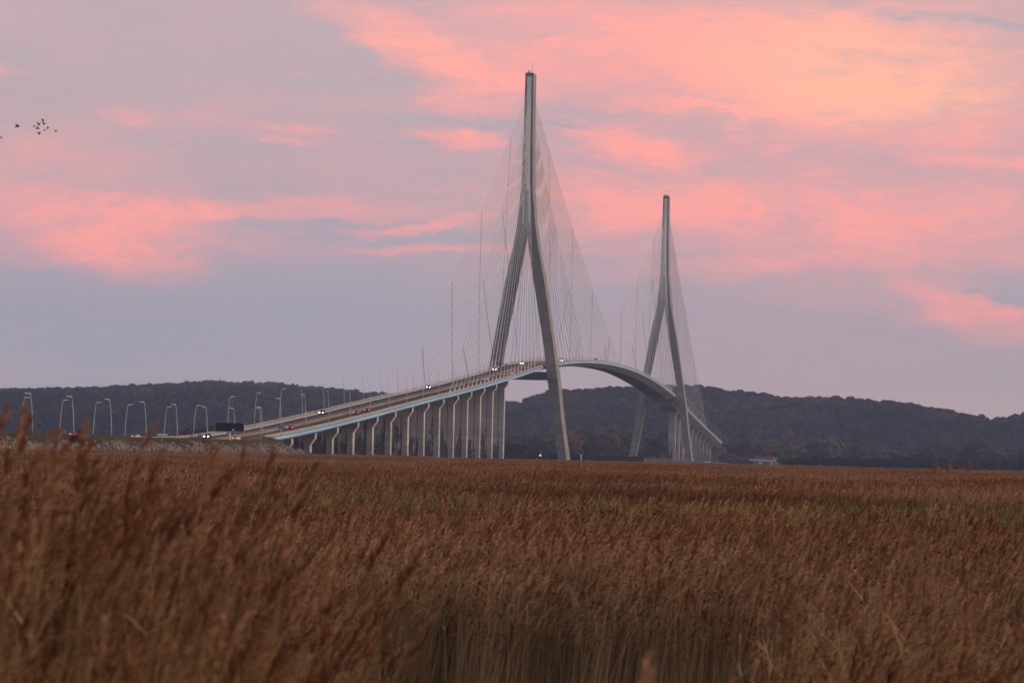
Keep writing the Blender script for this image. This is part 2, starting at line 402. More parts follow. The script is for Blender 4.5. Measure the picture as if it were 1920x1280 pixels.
# ------------------------------------------------------------------ instancing for stuff
def hidden(objs,name):
    c=bpy.data.collections.new(name)
    for o in objs: c.objects.link(o)
    return c
def scatter(name,pts,rot,scl,idx,col,label=None,cat=None,mats=None):
    me=bpy.data.meshes.new(name); me.vertices.add(len(pts)); me.vertices.foreach_set('co',np.asarray(pts,dtype=np.float32).ravel())
    a=me.attributes.new('rt','FLOAT_VECTOR','POINT'); a.data.foreach_set('vector',np.asarray(rot,dtype=np.float32).ravel())
    a=me.attributes.new('sc','FLOAT_VECTOR','POINT'); a.data.foreach_set('vector',np.asarray(scl,dtype=np.float32).ravel())
    a=me.attributes.new('ix','INT','POINT'); a.data.foreach_set('value',np.asarray(idx,dtype=np.int32))
    o=bpy.data.objects.new(name,me); C.objects.link(o)
    ng=bpy.data.node_groups.new(name,'GeometryNodeTree'); ng.interface.new_socket('Geometry',in_out='INPUT',socket_type='NodeSocketGeometry'); ng.interface.new_socket('Geometry',in_out='OUTPUT',socket_type='NodeSocketGeometry')
    N=ng.nodes; L=ng.links; gi=N.new('NodeGroupInput'); go=N.new('NodeGroupOutput')
    ip=N.new('GeometryNodeInstanceOnPoints'); ci=N.new('GeometryNodeCollectionInfo'); ci.inputs['Collection'].default_value=col
    ci.inputs['Separate Children'].default_value=True; ci.inputs['Reset Children'].default_value=True
    L.new(gi.outputs[0],ip.inputs['Points']); L.new(ci.outputs[0],ip.inputs['Instance']); ip.inputs['Pick Instance'].default_value=True
    def attr(n,t):
        x=N.new('GeometryNodeInputNamedAttribute'); x.data_type=t; x.inputs[0].default_value=n; return x.outputs['Attribute']
    L.new(attr('ix','INT'),ip.inputs['Instance Index']); L.new(attr('rt','FLOAT_VECTOR'),ip.inputs['Rotation']); L.new(attr('sc','FLOAT_VECTOR'),ip.inputs['Scale'])
    L.new(ip.outputs[0],go.inputs[0])
    md=o.modifiers.new('scatter','NODES'); md.node_group=ng
    o['kind']='stuff'
    if label: o['label']=label
    if cat: o['category']=cat
    return o
def rawmesh(name,v,f,m,matidx=None,mats=None):
    me=bpy.data.meshes.new(name); v=np.asarray(v,dtype=np.float32); f=np.asarray(f,dtype=np.int32)
    k=f.shape[1]
    me.vertices.add(len(v)); me.vertices.foreach_set('co',v.ravel()); me.loops.add(f.size); me.loops.foreach_set('vertex_index',f.ravel())
    me.polygons.add(len(f)); me.polygons.foreach_set('loop_start',np.arange(0,f.size,k,dtype=np.int32)); me.polygons.foreach_set('loop_total',np.full(len(f),k,dtype=np.int32))
    for mm in (mats or [m]): me.materials.append(mm)
    if matidx is not None: me.polygons.foreach_set('material_index',np.asarray(matidx,dtype=np.int32))
    me.update(calc_edges=True)
    return me

# ------------------------------------------------------------------ REEDS
def reedmat(name,c1,c2,c3,transl=.25,rough=.9):
    m,nt,b=nmat(name); N=nt.nodes; L=nt.links
    b.inputs['Roughness'].default_value=rough; b.inputs['Specular IOR Level'].default_value=.15
    oi=N.new('ShaderNodeObjectInfo'); g=N.new('ShaderNodeNewGeometry')
    no=N.new('ShaderNodeTexNoise'); no.inputs['Scale'].default_value=.035; no.inputs['Detail'].default_value=4; L.new(g.outputs['Position'],no.inputs[0])
    ad=N.new('ShaderNodeMath'); ad.operation='MULTIPLY_ADD'; L.new(g.outputs['Random Per Island'],ad.inputs[0]); ad.inputs[1].default_value=.28
    at_=N.new('ShaderNodeAttribute'); at_.attribute_name='rc'; a0=N.new('ShaderNodeMath'); a0.operation='MULTIPLY_ADD'; L.new(at_.outputs['Fac'],a0.inputs[0]); a0.inputs[1].default_value=.46
    a2=N.new('ShaderNodeMath'); a2.operation='MULTIPLY_ADD'; L.new(no.outputs[0],a2.inputs[0]); a2.inputs[1].default_value=1.1; a2.inputs[2].default_value=-.36
    L.new(a2.outputs[0],a0.inputs[2]); L.new(a0.outputs[0],ad.inputs[2])
    cr=N.new('ShaderNodeValToRGB'); e=cr.color_ramp.elements; e[0].color=c1; e[1].color=c3; x=e.new(.5); x.color=c2; e[0].position=.12; e[-1].position=.88
    L.new(ad.outputs[0],cr.inputs[0]); L.new(cr.outputs[0],b.inputs['Base Color'])
    tr=N.new('ShaderNodeBsdfTranslucent'); L.new(cr.outputs[0],tr.inputs[0]); mx=N.new('ShaderNodeMixShader'); mx.inputs[0].default_value=transl
    L.new(b.outputs[0],mx.inputs[1]); L.new(tr.outputs[0],mx.inputs[2]); L.new(mx.outputs[0],N['Material Output'].inputs[0])
    return m
M['stem']=reedmat('reed_stem',(.24,.15,.075,1),(.43,.285,.15,1),(.68,.49,.30,1),.1)
M['leaf']=reedmat('reed_leaf',(.085,.045,.016,1),(.23,.122,.05,1),(.54,.35,.175,1),.3)
M['plume']=reedmat('reed_plume',(.12,.048,.024,1),(.26,.118,.06,1),(.56,.335,.205,1),.3)
M['pplume']=reedmat('pale_reed_plume',(.42,.25,.16,1),(.56,.37,.25,1),(.72,.54,.40,1),.5)
M['gleaf']=reedmat('marsh_herb_leaf',(.055,.062,.018,1),(.13,.125,.036,1),(.38,.31,.10,1),.3)
RM=[M['stem'],M['leaf'],M['plume'],M['gleaf']]
def reed_clump(name,n,rad,H=(2.5,3.2),detail=2,seed=0,leafn=6,green=0,wscale=1.,plume=1.0,leafz=(.22,.93)):
    r=np.random.RandomState(seed); V=[];Fq=[];MI=[];RC=[]
    def quadstrip(P,W,mi,side):
        b=len(V)
        for p,w in zip(P,W):
            V.append(p-side*w); V.append(p+side*w)
        for i in range(len(P)-1): Fq.append((b+2*i,b+2*i+1,b+2*i+3,b+2*i+2)); MI.append(mi)
    rc0=0
    for k in range(n):
        RC+=[rc0]*(len(V)-len(RC)); rc0=r.rand(); x,y=r.uniform(-rad,rad,2); h=r.uniform(*H); 
        lean=np.array([r.normal(.14,.13 if detail==2 else .09),r.normal(0,.07),0]); bend=r.uniform(.2,1.0)
        def P(t): return np.array([x,y,0])+lean*h*(t*.35+.65*t**2.2*bend)+np.array([0,0,h*t*(1-.04*t)])
        ts=np.linspace(0,1,5 if detail==2 else (4 if detail==1 else 3)); pts=[P(t) for t in ts]
        if detail>0 and r.rand()<.10:                    # a snapped stalk hangs over
            tb=r.uniform(.35,.75); hd_=np.array([r.uniform(.4,1),r.uniform(-.7,.7),r.uniform(-.7,.2)])
            pts=[(P(t) if t<=tb else P(tb)+hd_*h*(t-tb)) for t in ts]
        w0=.0042*wscale; a=r.uniform(0,math.pi); side=np.array([math.cos(a),math.sin(a),0])
        W=[w0*(1-.6*t) for t in ts]
        quadstrip(pts,W,0,side)
        if detail==2: quadstrip(pts,W,0,np.array([-side[1],side[0],0]))
        for j in range(leafn):
            t=r.uniform(*leafz); p=P(t); L=r.uniform(.22,.6)*(1 if detail else 1.2); az=r.uniform(-1.3,1.3) if r.rand()<.72 else r.uniform(0,6.28)
            d=np.array([math.cos(az),math.sin(az),0]); up0=r.uniform(.7,2.4); droop=r.uniform(.2,1.9)
            ns=5 if detail==2 else 3; ps=[];ws=[]
            w=r.uniform(.006,.016)*wscale
            for i in range(ns):
                u=i/(ns-1); ps.append(p+d*L*u*(1-.15*u)+np.array([0,0,L*(up0*u-droop*u*u)*.55])); ws.append(w*(1-u)**.6*(.6+.4*min(1,u*5)) if i else w*.5)
            sd=np.cross(d,[0,0,1]); sd=sd/np.linalg.norm(sd); sd=sd*math.cos(.6)+np.array([0,0,math.sin(r.uniform(-.8,.8))*.6])
            quadstrip(ps,ws,3 if (green and r.rand()<green) else 1,sd)
        if r.rand()<.82*plume:
            top=P(1.); dirn=(P(1.)-P(.9)); dirn/=np.linalg.norm(dirn)
            PL=r.uniform(.20,.36); nb=30 if detail==2 else (13 if detail==1 else 5)
            sway=np.array([r.uniform(.25,.9),r.uniform(-.25,.25),0])
            for j in range(nb):
                u=r.uniform(0,1); base=top+dirn*PL*(u-.2)*.9+sway*PL*.30*u*u
                az=r.uniform(0,6.28); L=PL*r.uniform(.28,.55)*(1-.45*u)
                d=np.array([math.cos(az)*.26,math.sin(az)*.26,.8])+sway*.55; d/=np.linalg.norm(d)
                ps=[base,base+d*L*.5,base+d*L+sway*L*.25-np.array([0,0,L*.25])]
                sd=np.cross(d,r.normal(size=3)); sd/=np.linalg.norm(sd)
                wd=(.008 if detail==2 else .016)*(wscale**.6)
                quadstrip(ps,[wd*.5,wd,wd*.25],2,sd)
    RC+=[rc0]*(len(V)-len(RC)); me=rawmesh(name,V,Fq,None,MI,RM); at_=me.attributes.new('rc','FLOAT','POINT'); at_.data.foreach_set('value',RC); o=bpy.data.objects.new(name,me); return o
A_=hidden([reed_clump('reed_clump_a%d'%i,25,.55,(2.0,3.2),2,10+i,5,leafz=(.35,.95)) for i in range(6)]+[reed_clump('reed_wall_%d'%i,230,.6,(2.3,3.1),1,400+i,1,leafz=(.75,.98),wscale=1.3,plume=.25) for i in range(3)]+[reed_clump('reed_wide_leafy_%d'%i,15,.6,(1.7,3.0),2,450+i,13,leafz=(.25,.95),wscale=1.5,plume=.5) for i in range(3)],'reeds_a')
B_=hidden([reed_clump('reed_clump_b%d'%i,80,1.1,(2.3,3.2),1,30+i,4,wscale=1.5,leafz=(.45,.97)) for i in range(5)]+
          [reed_clump('reed_clump_c%d'%i,70,1.1,(1.9,2.7),1,50+i,9,green=.85,wscale=2.0,plume=.25,leafz=(.4,1)) for i in range(3)],'reeds_b')
C_=hidden([reed_clump('reed_clump_d%d'%i,420,3.6,(2.3,3.15),0,70+i,2,wscale=2.6) for i in range(4)]+
          [reed_clump('reed_clump_e%d'%i,420,3.6,(1.9,2.7),0,90+i,3,green=.5,wscale=2.8,plume=.5) for i in range(2)],'reeds_c')
def vnoise(x,y,sc,seed=0):
    x=x/sc;y=y/sc; xi,yi=int(math.floor(x)),int(math.floor(y)); fx,fy=x-xi,y-yi
    def h(i,j):
        n=(i*374761393+j*668265263+seed*144269)&0xffffffff; n=((n^(n>>13))*1274126177)&0xffffffff; return ((n^(n>>16))&0xffff)/65535
    sx,sy=fx*fx*(3-2*fx),fy*fy*(3-2*fy)
    return (h(xi,yi)*(1-sx)+h(xi+1,yi)*sx)*(1-sy)+(h(xi,yi+1)*(1-sx)+h(xi+1,yi+1)*sx)*sy
def field(D0,D1,step,half,keep,jit=.5):
    out=[]; D=D0
    while D<D1:
        w=D*half; n=int(2*w/step)+1
        for i in range(n):
            d=D+random.uniform(-jit,jit)*step; l=-w+2*w*(i+random.random())/n
            a=YAW+l/D; x,y=polar(a,d)
            r=keep(a-YAW,d,x,y)
            if r is not None: out.append((x,y)+r)
        D+=step
    return out
def keepA(a,D,x,y):
    # open hollow in the middle, near beds to left and right
    left = a< -.038-.55/D + .008*(vnoise(x,y,3,1)-.5)
    right= a> .046+.55/D+.02*(vnoise(x,y,4,2)-.5)
    D0=52+1.5*vnoise(x,y,6,3)
    if D<D0:
        if left and D>11.5:
            edge=min(1,(-.038-.55/D-a)/.025)
            return (random.uniform(.93,1.08)*(.86+.16*edge)*(.84 if D<15 else 1),0)
        if .135>a>.060+.55/D+.02*(vnoise(x,y,4,2)-.5) and D>18:
            edge=min(1,(a-.046-.55/D)/.05)
            if random.random()>.55+.4*edge: return None
            return (random.uniform(.80,1.02)*(.80+.18*edge),2 if random.random()<.6 else 0)
        return None
    if D<D0+5 or (D<D0+14 and random.random()<1-(D-D0-5)/9): return (random.uniform(.86,1.03)*(.88+.12*min(1,(D-D0)/6)),1)
    return (random.uniform(.92,1.04)*(.93+.14*vnoise(x,y,9,4)),1 if random.random()<.4 else 0)
fa=field(11.5,78,.85,.21,keepA)
def pack(fl,nv,name,col,green=None,**kw):
    pts=[(x,y,terr(x,y)-.03) for x,y,*_ in fl]; rot=[(random.gauss(0,.03),random.gauss(0,.03),random.uniform(-.7,.7)) for _ in fl]
    scl=[(1,1,f[2]) for f in fl]; idx=[ (random.randrange(nv) if f[3]==0 else nv+(f[3]-1)*3+random.randrange(green)) for f in fl]
    return scatter(name,pts,rot,scl,idx,col,**kw)
def keepB(a,D,x,y):
    g=vnoise(x,y,16,5)*.6+vnoise(x,y,5,6)*.4
    band=math.exp(-((D-118-60*a)/34)**2)*(1 if a>-.075 else .25)
    h=.90+.20*vnoise(x,y,22,7)
    if g*.9+band*.55>.70: return (random.uniform(.95,1.2)*h,1)
    return (random.uniform(.9,1.06)*(h-.15*band),0)
fb=field(78,270,1.6,.20,keepB)
def keepC(a,D,x,y):
    if x<36 and y>-1510: return None
    h=.93+.12*vnoise(x,y,60,8)+.06*vnoise(x,y,20,9)
    if D>560: h*=1-.10*(D-560)/400
    g=vnoise(x*1.0,y,70,11)
    return (random.uniform(.95,1.04)*h,1 if g>.74 else 0)
fc=field(270,1010,5.6,.185,keepC)
pack(fa,6,'reeds',A_,3,label='dense bed of brown plumed reeds filling the foreground',cat='reeds')
pack(fb,5,'reeds',B_,3,label='brown reed marsh with green patches in the middle distance',cat='reeds')
pack(fc,4,'reeds',C_,2,label='flat reddish brown reed marsh stretching to the bridge',cat='reeds')
# reeds at the foot of the embankment
fe=[]
for s in range(-1200,-610,6):
    for x in (27,33,39,45):
        fe.append((x+random.uniform(-2,2),s+random.uniform(-2,2),random.uniform(.85,1.02),0))
for s in range(-1200,-560,6):
    for x in range(50,190,6):
        X,Y_=x+random.uniform(-3,3),s+random.uniform(-3,3)
        if math.hypot(X-CAM[0],Y_-CAM[1])>1000: fe.append((X,Y_,random.uniform(.8,.9),0))
pack(fe,4,'reeds',C_,label='russet reeds at the foot of the rocky road embankment',cat='reeds')
# hollow floor: low dead stalks and dark litter
LOW=hidden([reed_clump('low_stalks_%d'%i,60,.6,(.2,.5),1,200+i,5,wscale=1.4,plume=0) for i in range(3)],'low')
fl=[]
for x,y,h,k in field(14,50,1.3,.17,lambda a,D,x,y:(random.uniform(.6,1.1),0)):
    fl.append((x,y,h,k))
pack(fl,3,'dead_stalks',LOW,label='low dead stalks on the dark floor of the hollow between the reed beds',cat='dead stalks')
# single tall reeds that stand above the bed
def tall_reed(px,py,D,label,seed,grp='single reed plumes standing above the bed',L=.42,col=None):
    x,y,z=at(px,py,D); g=terr(x,y); H=z-g; r=np.random.RandomState(seed); root=empty('reed_plant',(x,y,g)); tag(root,label,'reed',grp)
    le=r.uniform(.02,.07)
    P=lambda t:Vector((le*H*(t*t-1),.02*H*t*t,H*t-.0)) if t<=1 else None
    hs=H-L*.8
    P=lambda t:Vector((le*hs*(t*t-1)-.03,0,hs*t))
    MB().tube([P(i/6) for i in range(7)],[.006-.0006*i for i in range(7)],5).build('stem',M['stem'],root)
    top=P(1.); m=MB()
    for j in range(75):
        u=r.rand()**.9; b=top+Vector((.10*u*u*L,0,u*L*.85)); az=r.uniform(0,6.28); l=L*r.uniform(.16,.38)*(1-.62*u)
        d=Vector((math.cos(az)*.45+.22,math.sin(az)*.45,.8)).normalized(); e=b+d*l+Vector((.02,0,-.2*l)); mid=b+d*l*.55
        sd=d.cross(Vector(r.normal(size=3))).normalized()*.0065
        m.add([b-sd*.5,b+sd*.5,mid+sd,mid-sd,e+sd*.4,e-sd*.4],[(0,1,2,3),(3,2,4,5)])
    m.build('plume',M['pplume'],root)
    for j in range(4):
        t=r.uniform(.45,.9); p=P(t); sg=1 if r.rand()<.7 else -1; ll=r.uniform(.3,.5); m=MB(); pr=[]
        for i in range(7):
            u=i/6; c=p+Vector((sg*ll*u,.05*u,ll*(.8*u-1.1*u*u))); w=.010*(1-u)**.6+.0006; pr.append((c-Vector((0,w,w*.6)),c+Vector((0,w,w*.6))))
        for i in range(6): m.add([pr[i][0],pr[i][1],pr[i+1][1],pr[i+1][0]],[(0,1,2,3)])
        m.build('leaf',M['leaf'],root)
tall_reed(45,768,19,'tall reed plume rising left of the embankment above the left edge of the reed bed',1,L=.24)
tall_reed(163,786,23,'slim tall reed plume beside the second lamp post from the left edge',2,L=.20)
tall_reed(400,838,24,'reed plume on the edge of the left bed below the electronic board',5,L=.22)
tall_reed(1757,867,30,'leftmost of three slim reed plumes standing above the marsh edge at right',6,L=.13)
tall_reed(1783,866,31,'middle of three slim reed plumes standing above the marsh edge at right',7,L=.13)
tall_reed(1821,868,29,'pale rightmost of three slim reed plumes standing above the marsh edge at right',8,L=.13)
tall_reed(1216,1232,13.5,'blurred pale reed plume at the bottom edge of the picture right of centre',9,L=.26)

# ------------------------------------------------------------------ ROCKS and brush on the bank
def rock(seed):
    r=np.random.RandomState(seed); import bmesh
    bm=bmesh.new(); bmesh.ops.create_icosphere(bm,subdivisions=1,radius=1)
    for v in bm.verts: v.co*= r.uniform(.7,1.15); v.co.z*=.75
    me=bpy.data.meshes.new('rock'); bm.to_mesh(me); bm.free(); me.materials.append(M['rocks']); return bpy.data.objects.new('rock_%d'%seed,me)
RK=hidden([rock(i) for i in range(5)],'rocks')
pts=[];rot=[];scl=[];idx=[]
for i in range(8500):
    s=random.uniform(-1400,-735); x=random.uniform(15.5,25.5)
    d=vnoise(s,x,28,21)
    if random.random()>.25+.9*d: continue
    k=random.uniform(.35,1.0); pts.append((x,s,emb(x,s)+.1*k)); rot.append((random.uniform(0,6),random.uniform(0,6),random.uniform(0,6))); scl.append((k*random.uniform(.8,1.4),k,k)); idx.append(random.randrange(5))
for i in range(1700):
    s=random.uniform(-741,-640); x=random.uniform(-12,22); z=max(emb(x,s),0)
    if z<.3: continue
    k=random.uniform(.3,.8); pts.append((x,s,z+.1)); rot.append((random.uniform(0,6),)*3); scl.append((k,k,k)); idx.append(random.randrange(5))
scatter('riprap_rocks',pts,rot,scl,idx,RK,'pale broken rocks lining the road embankment slope','rocks')
def tuft(seed,n=60,h=.7,rad=1.2,m='bank'):
    r=np.random.RandomState(seed); V=[];Fq=[]
    for k in range(n):
        x,y=r.uniform(-rad,rad,2); a=r.uniform(0,6.28); hh=h*r.uniform(.4,1.1); l=r.uniform(-.4,.4,2)*hh; w=.05
        b=len(V); V+=[(x-w*math.cos(a),y-w*math.sin(a),-.1),(x+w*math.cos(a),y+w*math.sin(a),-.1),(x+l[0]+.02,y+l[1],hh),(x+l[0]-.02,y+l[1],hh)]; Fq.append((b,b+1,b+2,b+3))
    return bpy.data.objects.new('tuft_%d'%seed,rawmesh('tuft',V,Fq,M[m]))
M['grass']=reedmat('bank_grass',(.13,.10,.05,1),(.25,.185,.10,1),(.42,.31,.19,1),.3)
TF=hidden([tuft(i,70,.6,1.3,'grass') for i in range(4)],'tufts')
pts=[];rot=[];scl=[];idx=[]
for i in range(6500):
    s=random.uniform(-1400,-742); x=random.choice([random.uniform(11.5,15.5),random.uniform(12,16.5),random.uniform(12,17.5),random.uniform(15,28) if i%3==0 else random.uniform(12,17),random.uniform(-13,-11.5)])
    k=random.uniform(.5,1.1)*(1.1 if x<16 else .9); pts.append((x,s,emb(x,s))); rot.append((0,0,random.uniform(0,6))); scl.append((k,k,k)); idx.append(random.randrange(4))
scatter('bank_grass',pts,rot,scl,idx,TF,'short olive grass along the top of the road embankment','grass')
BT=hidden([tuft(10+i,120,1.9,1.5,'brush') for i in range(4)],'brush')
pts=[];rot=[];scl=[];idx=[]
for i in range(620):
    s=random.uniform(-741,-628); x=random.uniform(11.5,24); z=max(emb(x,s),0)
    k=random.uniform(.4,.9)
    pts.append((x,s,z-.1)); rot.append((random.gauss(0,.15),random.gauss(0,.15),random.uniform(0,6))); scl.append((k,k,k)); idx.append(random.randrange(4))
scatter('brushwood',pts,rot,scl,idx,BT,'grey dry brushwood heaped below the bridge abutment','brushwood')

# ------------------------------------------------------------------ LAMPS
def lamp_proto(H=12,arm=.5,head=True,name='street_lamp'):
    r=empty(name)
    MB().tube([(0,0,-.3),(-.1,0,H*.35),(-.34,0,H*.7),(-.7,0,H)],[.125,.11,.09,.07] if head else [.12,.10,.075,.05],8).build('pole',M['galv'],r,True)
    if head:
        MB().tube([(-.7,0,H-.05),(-.7-arm*.5,0,H+.14),(-.7-arm,0,H+.22)],[.07,.06,.06],6).build('arm',M['galv'],r)
        A_x=-.7-arm; b=MB(); b.hexa([(A_x-.95,-.24,H+.30),(A_x+.4,-.24,H+.06),(A_x+.4,.24,H+.06),(A_x-.95,.24,H+.30)],[(A_x-.85,-.16,H+.50),(A_x+.4,-.2,H+.38),(A_x+.4,.2,H+.38),(A_x-.85,.16,H+.50)])
        b.build('lamp_head',M['lamp'],r)
    else:
        MB().tube([(-.7,0,H),(-.73,0,H+.4)],[.10,.08],6).build('lamp_head',M['lamp'],r)
    remember(r); return r
L1=lamp_proto(); L2=lamp_proto(11.6,head=False)
def place(proto,first,loc,rz,label,group,cat='street lamp'):
    o=proto if first else copy_tree(proto); o.location=loc; o.rotation_euler=(0,0,rz); tag(o,label,cat,group); return o
nearS=[-1025,-986,-947,-908,-870,-830.5,-791,-767,-749,-710.5,-667.5]
farS=[-1000,-952,-913,-876,-838.5,-788,-746.6,-703,-659,-615]
first=True
for i,s in enumerate(nearS):
    z=zr(s)-(.0 if s>-742 else .15); X=11.4 if s<-742 else 9.8
    if s==-767: X=14.5
    o=place(L1,first,(X,s,z),0,'lamp post with left-pointing head, %s from the left in the nearer row'%ORD[i],'lamp posts with flat heads along the approach road'); first=False
    o.scale=(1,1,.84 if s<-742 else .98)
for i,s in enumerate(farS):
    if s<-990: continue
    z=zr(s)-(.0 if s>-742 else .15); X=-11.4 if s<-742 else -9.8
    o=place(L1,False,(X,s,z),math.pi,'lamp post with right-pointing head, %s from the left across the road'%ORD[i-1],'lamp posts with flat heads along the approach road'); o.scale=(1,1,.84 if s<-742 else .98)
first=True
for i in range(9):
    s=-624+43*i
    place(L2,first,(9.8,s,zr(s)),0,'slim bare mast on near edge of climbing deck, %s from the abutment'%ORD[i],'slim lighting masts on the climbing bridge deck','lighting mast'); first=False
for i in range(8):
    s=-571+43.5*i
    place(L2,False,(-9.8,s,zr(s)),0,'slim bare mast on far edge of climbing deck, %s from the abutment'%ORD[i],'slim lighting masts on the climbing bridge deck','lighting mast')
k=0
for side in (-1,1):
    for i in range(20):
        s=905+43.5*i; z=zr(s) if s<S1 else zfar(s)
        if side==1 and i>13: continue
        place(L1,False,(side*(9.8 if s<S1 else 11.2),s,z),math.pi if side<0 else 0,'tiny lamp post on %s edge of far approach, %s beyond farther pylon'%('left' if side<0 else 'right',ORD[i]),'distant lamp posts beyond the farther pylon')

# ------------------------------------------------------------------ VEHICLES
def car_proto(name,body,kind='car',lit='both'):
    r=empty(name); 
    if kind=='car':
        L,W,H=4.3,1.8,1.48
        side=[(-2.15,.35),(-2.15,.82),(-1.95,.95),(-1.55,1.0),(-.95,1.42),(.75,1.48),(1.55,1.05),(2.05,.95),(2.15,.7),(2.15,.35)]
    elif kind=='van':
        L,W,H=5.2,2.0,2.3
        side=[(-2.6,.4),(-2.6,2.2),(-2.5,2.3),(1.2,2.3),(1.9,1.35),(2.5,1.15),(2.6,.8),(2.6,.4)]
    rings=[]
    for x,ins in ((-W/2,.12),(-W/2+.1,0),(W/2-.1,0),(W/2,.12)):
        rings.append([(x if z<1.02 else x*.86,y*(1-ins*.3),z-(ins*.3 if z>.9 else 0)) for y,z in side])
    MB().loft(rings).build('body',body,r)
    # glass: windscreen, rear screen, side windows (y+ is forward)
    def pane(pts): return MB().add(pts,[(0,1,2,3)])
    w=W/2
    if kind=='car':
        g=[('windscreen',[(-w*.78,1.53,1.09),(w*.78,1.53,1.09),(w*.7,.82,1.455),(-w*.7,.82,1.455)],(0,.03,.02)),
           ('rear_window',[(-w*.76,-1.50,1.06),(w*.76,-1.50,1.06),(w*.7,-1.0,1.40),(-w*.7,-1.0,1.40)],(0,-.03,.02)),
           ('side_window',[(w*.89,-1.3,1.05),(w*.89,1.35,1.05),(w*.875,.7,1.38),(w*.875,-.9,1.38)],(.02,0,0)),
           ('side_window',[(-w*.89,-1.3,1.05),(-w*.89,1.35,1.05),(-w*.875,.7,1.38),(-w*.875,-.9,1.38)],(-.02,0,0))]
    else:
        g=[('windscreen',[(-w*.78,1.86,1.42),(w*.78,1.86,1.42),(w*.74,1.27,2.2),(-w*.74,1.27,2.2)],(0,.04,.03)),
           ('rear_window',[(-w*.7,-2.6,1.4),(w*.7,-2.6,1.4),(w*.7,-2.6,2.0),(-w*.7,-2.6,2.0)],(0,-.03,0))]
    for n,p,off in g:
        pane([tuple(a+b for a,b in zip(q,off)) for q in p]).build(n,M['glass'],r)
    yb=-side[0][0]; 
    for sx in (1,-1):
        for y in (-yb*.62,yb*.62):
            MB().tube([(sx*(w-.22),y,.33),(sx*(w+.01),y,.33)],.33,12).build('wheel',M['tyre'],r)
    if lit in('head','both'):
        for sx in (1,-1): MB().tube([(sx*w*.72,yb-.03,.68),(sx*w*.72,yb+.04,.68)],.17,10).build('headlight',M['head'],r)
    if lit in('tail','both'):
        for sx in (1,-1): MB().box(sx*w*.8-.16,sx*w*.8+.16,-yb-.04,-yb+.02,.72,1.0).build('taillight',M['tail'],r)
    remember(r); return r
cb={}
for n,c in (('dark',(.02,.02,.025,1)),('red',(.25,.02,.02,1)),('white',(.6,.6,.6,1)),('silver',(.3,.31,.33,1)),('blue',(.03,.05,.15,1))):
    cb[n]=mat('car_paint_'+n,c,.3,.05)
protos={}
def vehicle(col,kind,X,s,fwd,label,lit='both',name='car'):
    key=(col,kind,lit)
    if key not in protos: protos[key]=car_proto(name,cb[col],kind,lit); o=protos[key]
    else: o=copy_tree(protos[key])
    z0,z1=zr(s-1),zr(s+1); o.location=(X,s,zr(s)+.03); p=math.atan2(z1-z0,2)
    o.rotation_euler=(p,0,0) if fwd else (-p,0,math.pi)
    tag(o,label,'van' if kind=='van' else 'car','cars crossing the bridge and its approach' if kind=='car' else 'vans on the bridge')
    return o
V=vehicle
V('dark','car',-5.6,-752,False,'dark oncoming car with small headlights left of the electronic board post',name='car')
V('red','car',-7.1,-704,False,'dark red oncoming car with bright headlights just right of the electronic board')
V('white','car',7.6,-771,True,'white car with red tail lights low on the road left of the abutment')
V('red','car',3.9,-663,True,'red car with tail lights lit climbing past the blue round sign')
V('dark','car',-8.0,-541,False,'small dark oncoming car halfway down the climbing deck')
V('blue','car',5.0,-540,True,'dark blue car following the near side rail at mid ramp')
V('dark','car',5.2,-517,True,'dark car with bright tail lights just ahead of the dark blue car at mid ramp')
V('silver','car',-8.0,-278,False,'silver oncoming car with two bright headlights where the cables begin')
V('red','car',4.6,-246,True,'red car with tail lights behind the first nearest stay cables')
V('white','car',4.2,-178,True,'white car with tail lights between the stay cables below the left pylon leg')
V('blue','car',-7.1,-63,False,'blue oncoming car with bluish headlights at the foot of the left pylon leg')
V('dark','car',5.0,-119,True,'dark car with tail lights a little right of the left pylon leg')
V('white','car',6.8,-105,True,'white car with tail lights nearest the rail right of the left pylon leg')
V('red','car',4.6,-82,True,'red car with tail lights between the two legs of the nearer pylon')
V('silver','car',7.1,-78,True,'silver car with tail lights between the two legs of the nearer pylon')
V('silver','car',-3.6,20,False,'silver oncoming car with very bright headlights between the nearer pylon legs')
V('red','car',7.1,-38,True,'red car with tail lights approaching the right leg of the nearer pylon')
V('dark','car',5.0,129,False,'dark vehicle with a bright light just right of the nearer pylon leg')
V('white','van',7.1,668,True,'white van descending the far half of the main span',name='van')
V('red','van',7.1,292,True,'red van on the crown of the main span',name='van')
V('white','car',5.0,-960,True,'white car half hidden behind the grassy bank at far left',lit='tail')
V('white','car',5.0,-893,True,'white car beside the small white road sign on the approach road',lit='tail')

# ------------------------------------------------------------------ SIGNS etc.
def board(x,s,z0,w,h,post,label):
    r=empty('message_sign',(x,s,z0)); tag(r,label,'sign')
    MB().box(-w/2,w/2,-.25,.25,post,post+h).build('screen',M['black'],r)
    MB().box(-w/2-.1,w/2+.1,-.32,.32,post-.32,post-.01).box(-w/2-.1,-w/2-.01,-.3,.3,post,post+h).box(w/2+.01,w/2+.1,-.3,.3,post,post+h).build('frame',M['grey'],r)
    MB().box(-.28,.28,-.22,.22,-1.5,post-.33).build('post',M['white'],r)
    MB().box(w*.12,w*.12+.14,-.3,-.26,post+.35,post+.5).build('signal_lamp',M['beacon'],r)
    return r
bx,by,bz=at(404,828,1048)
r=board(12.6,-805,zr(-805)-.6,8.9,2.45,3.9,'large black electronic message board on a pale post beside the approach road')
r.rotation_euler=(0,0,math.radians(-4))
r=empty('road_sign',(9.9,-712,zr(-712))); tag(r,'round blue road sign with a white arrow at the start of the bridge deck','sign')
MB().tube([(0,0,-.2),(0,0,2.6)],.07,6).build('post',M['galv'],r)
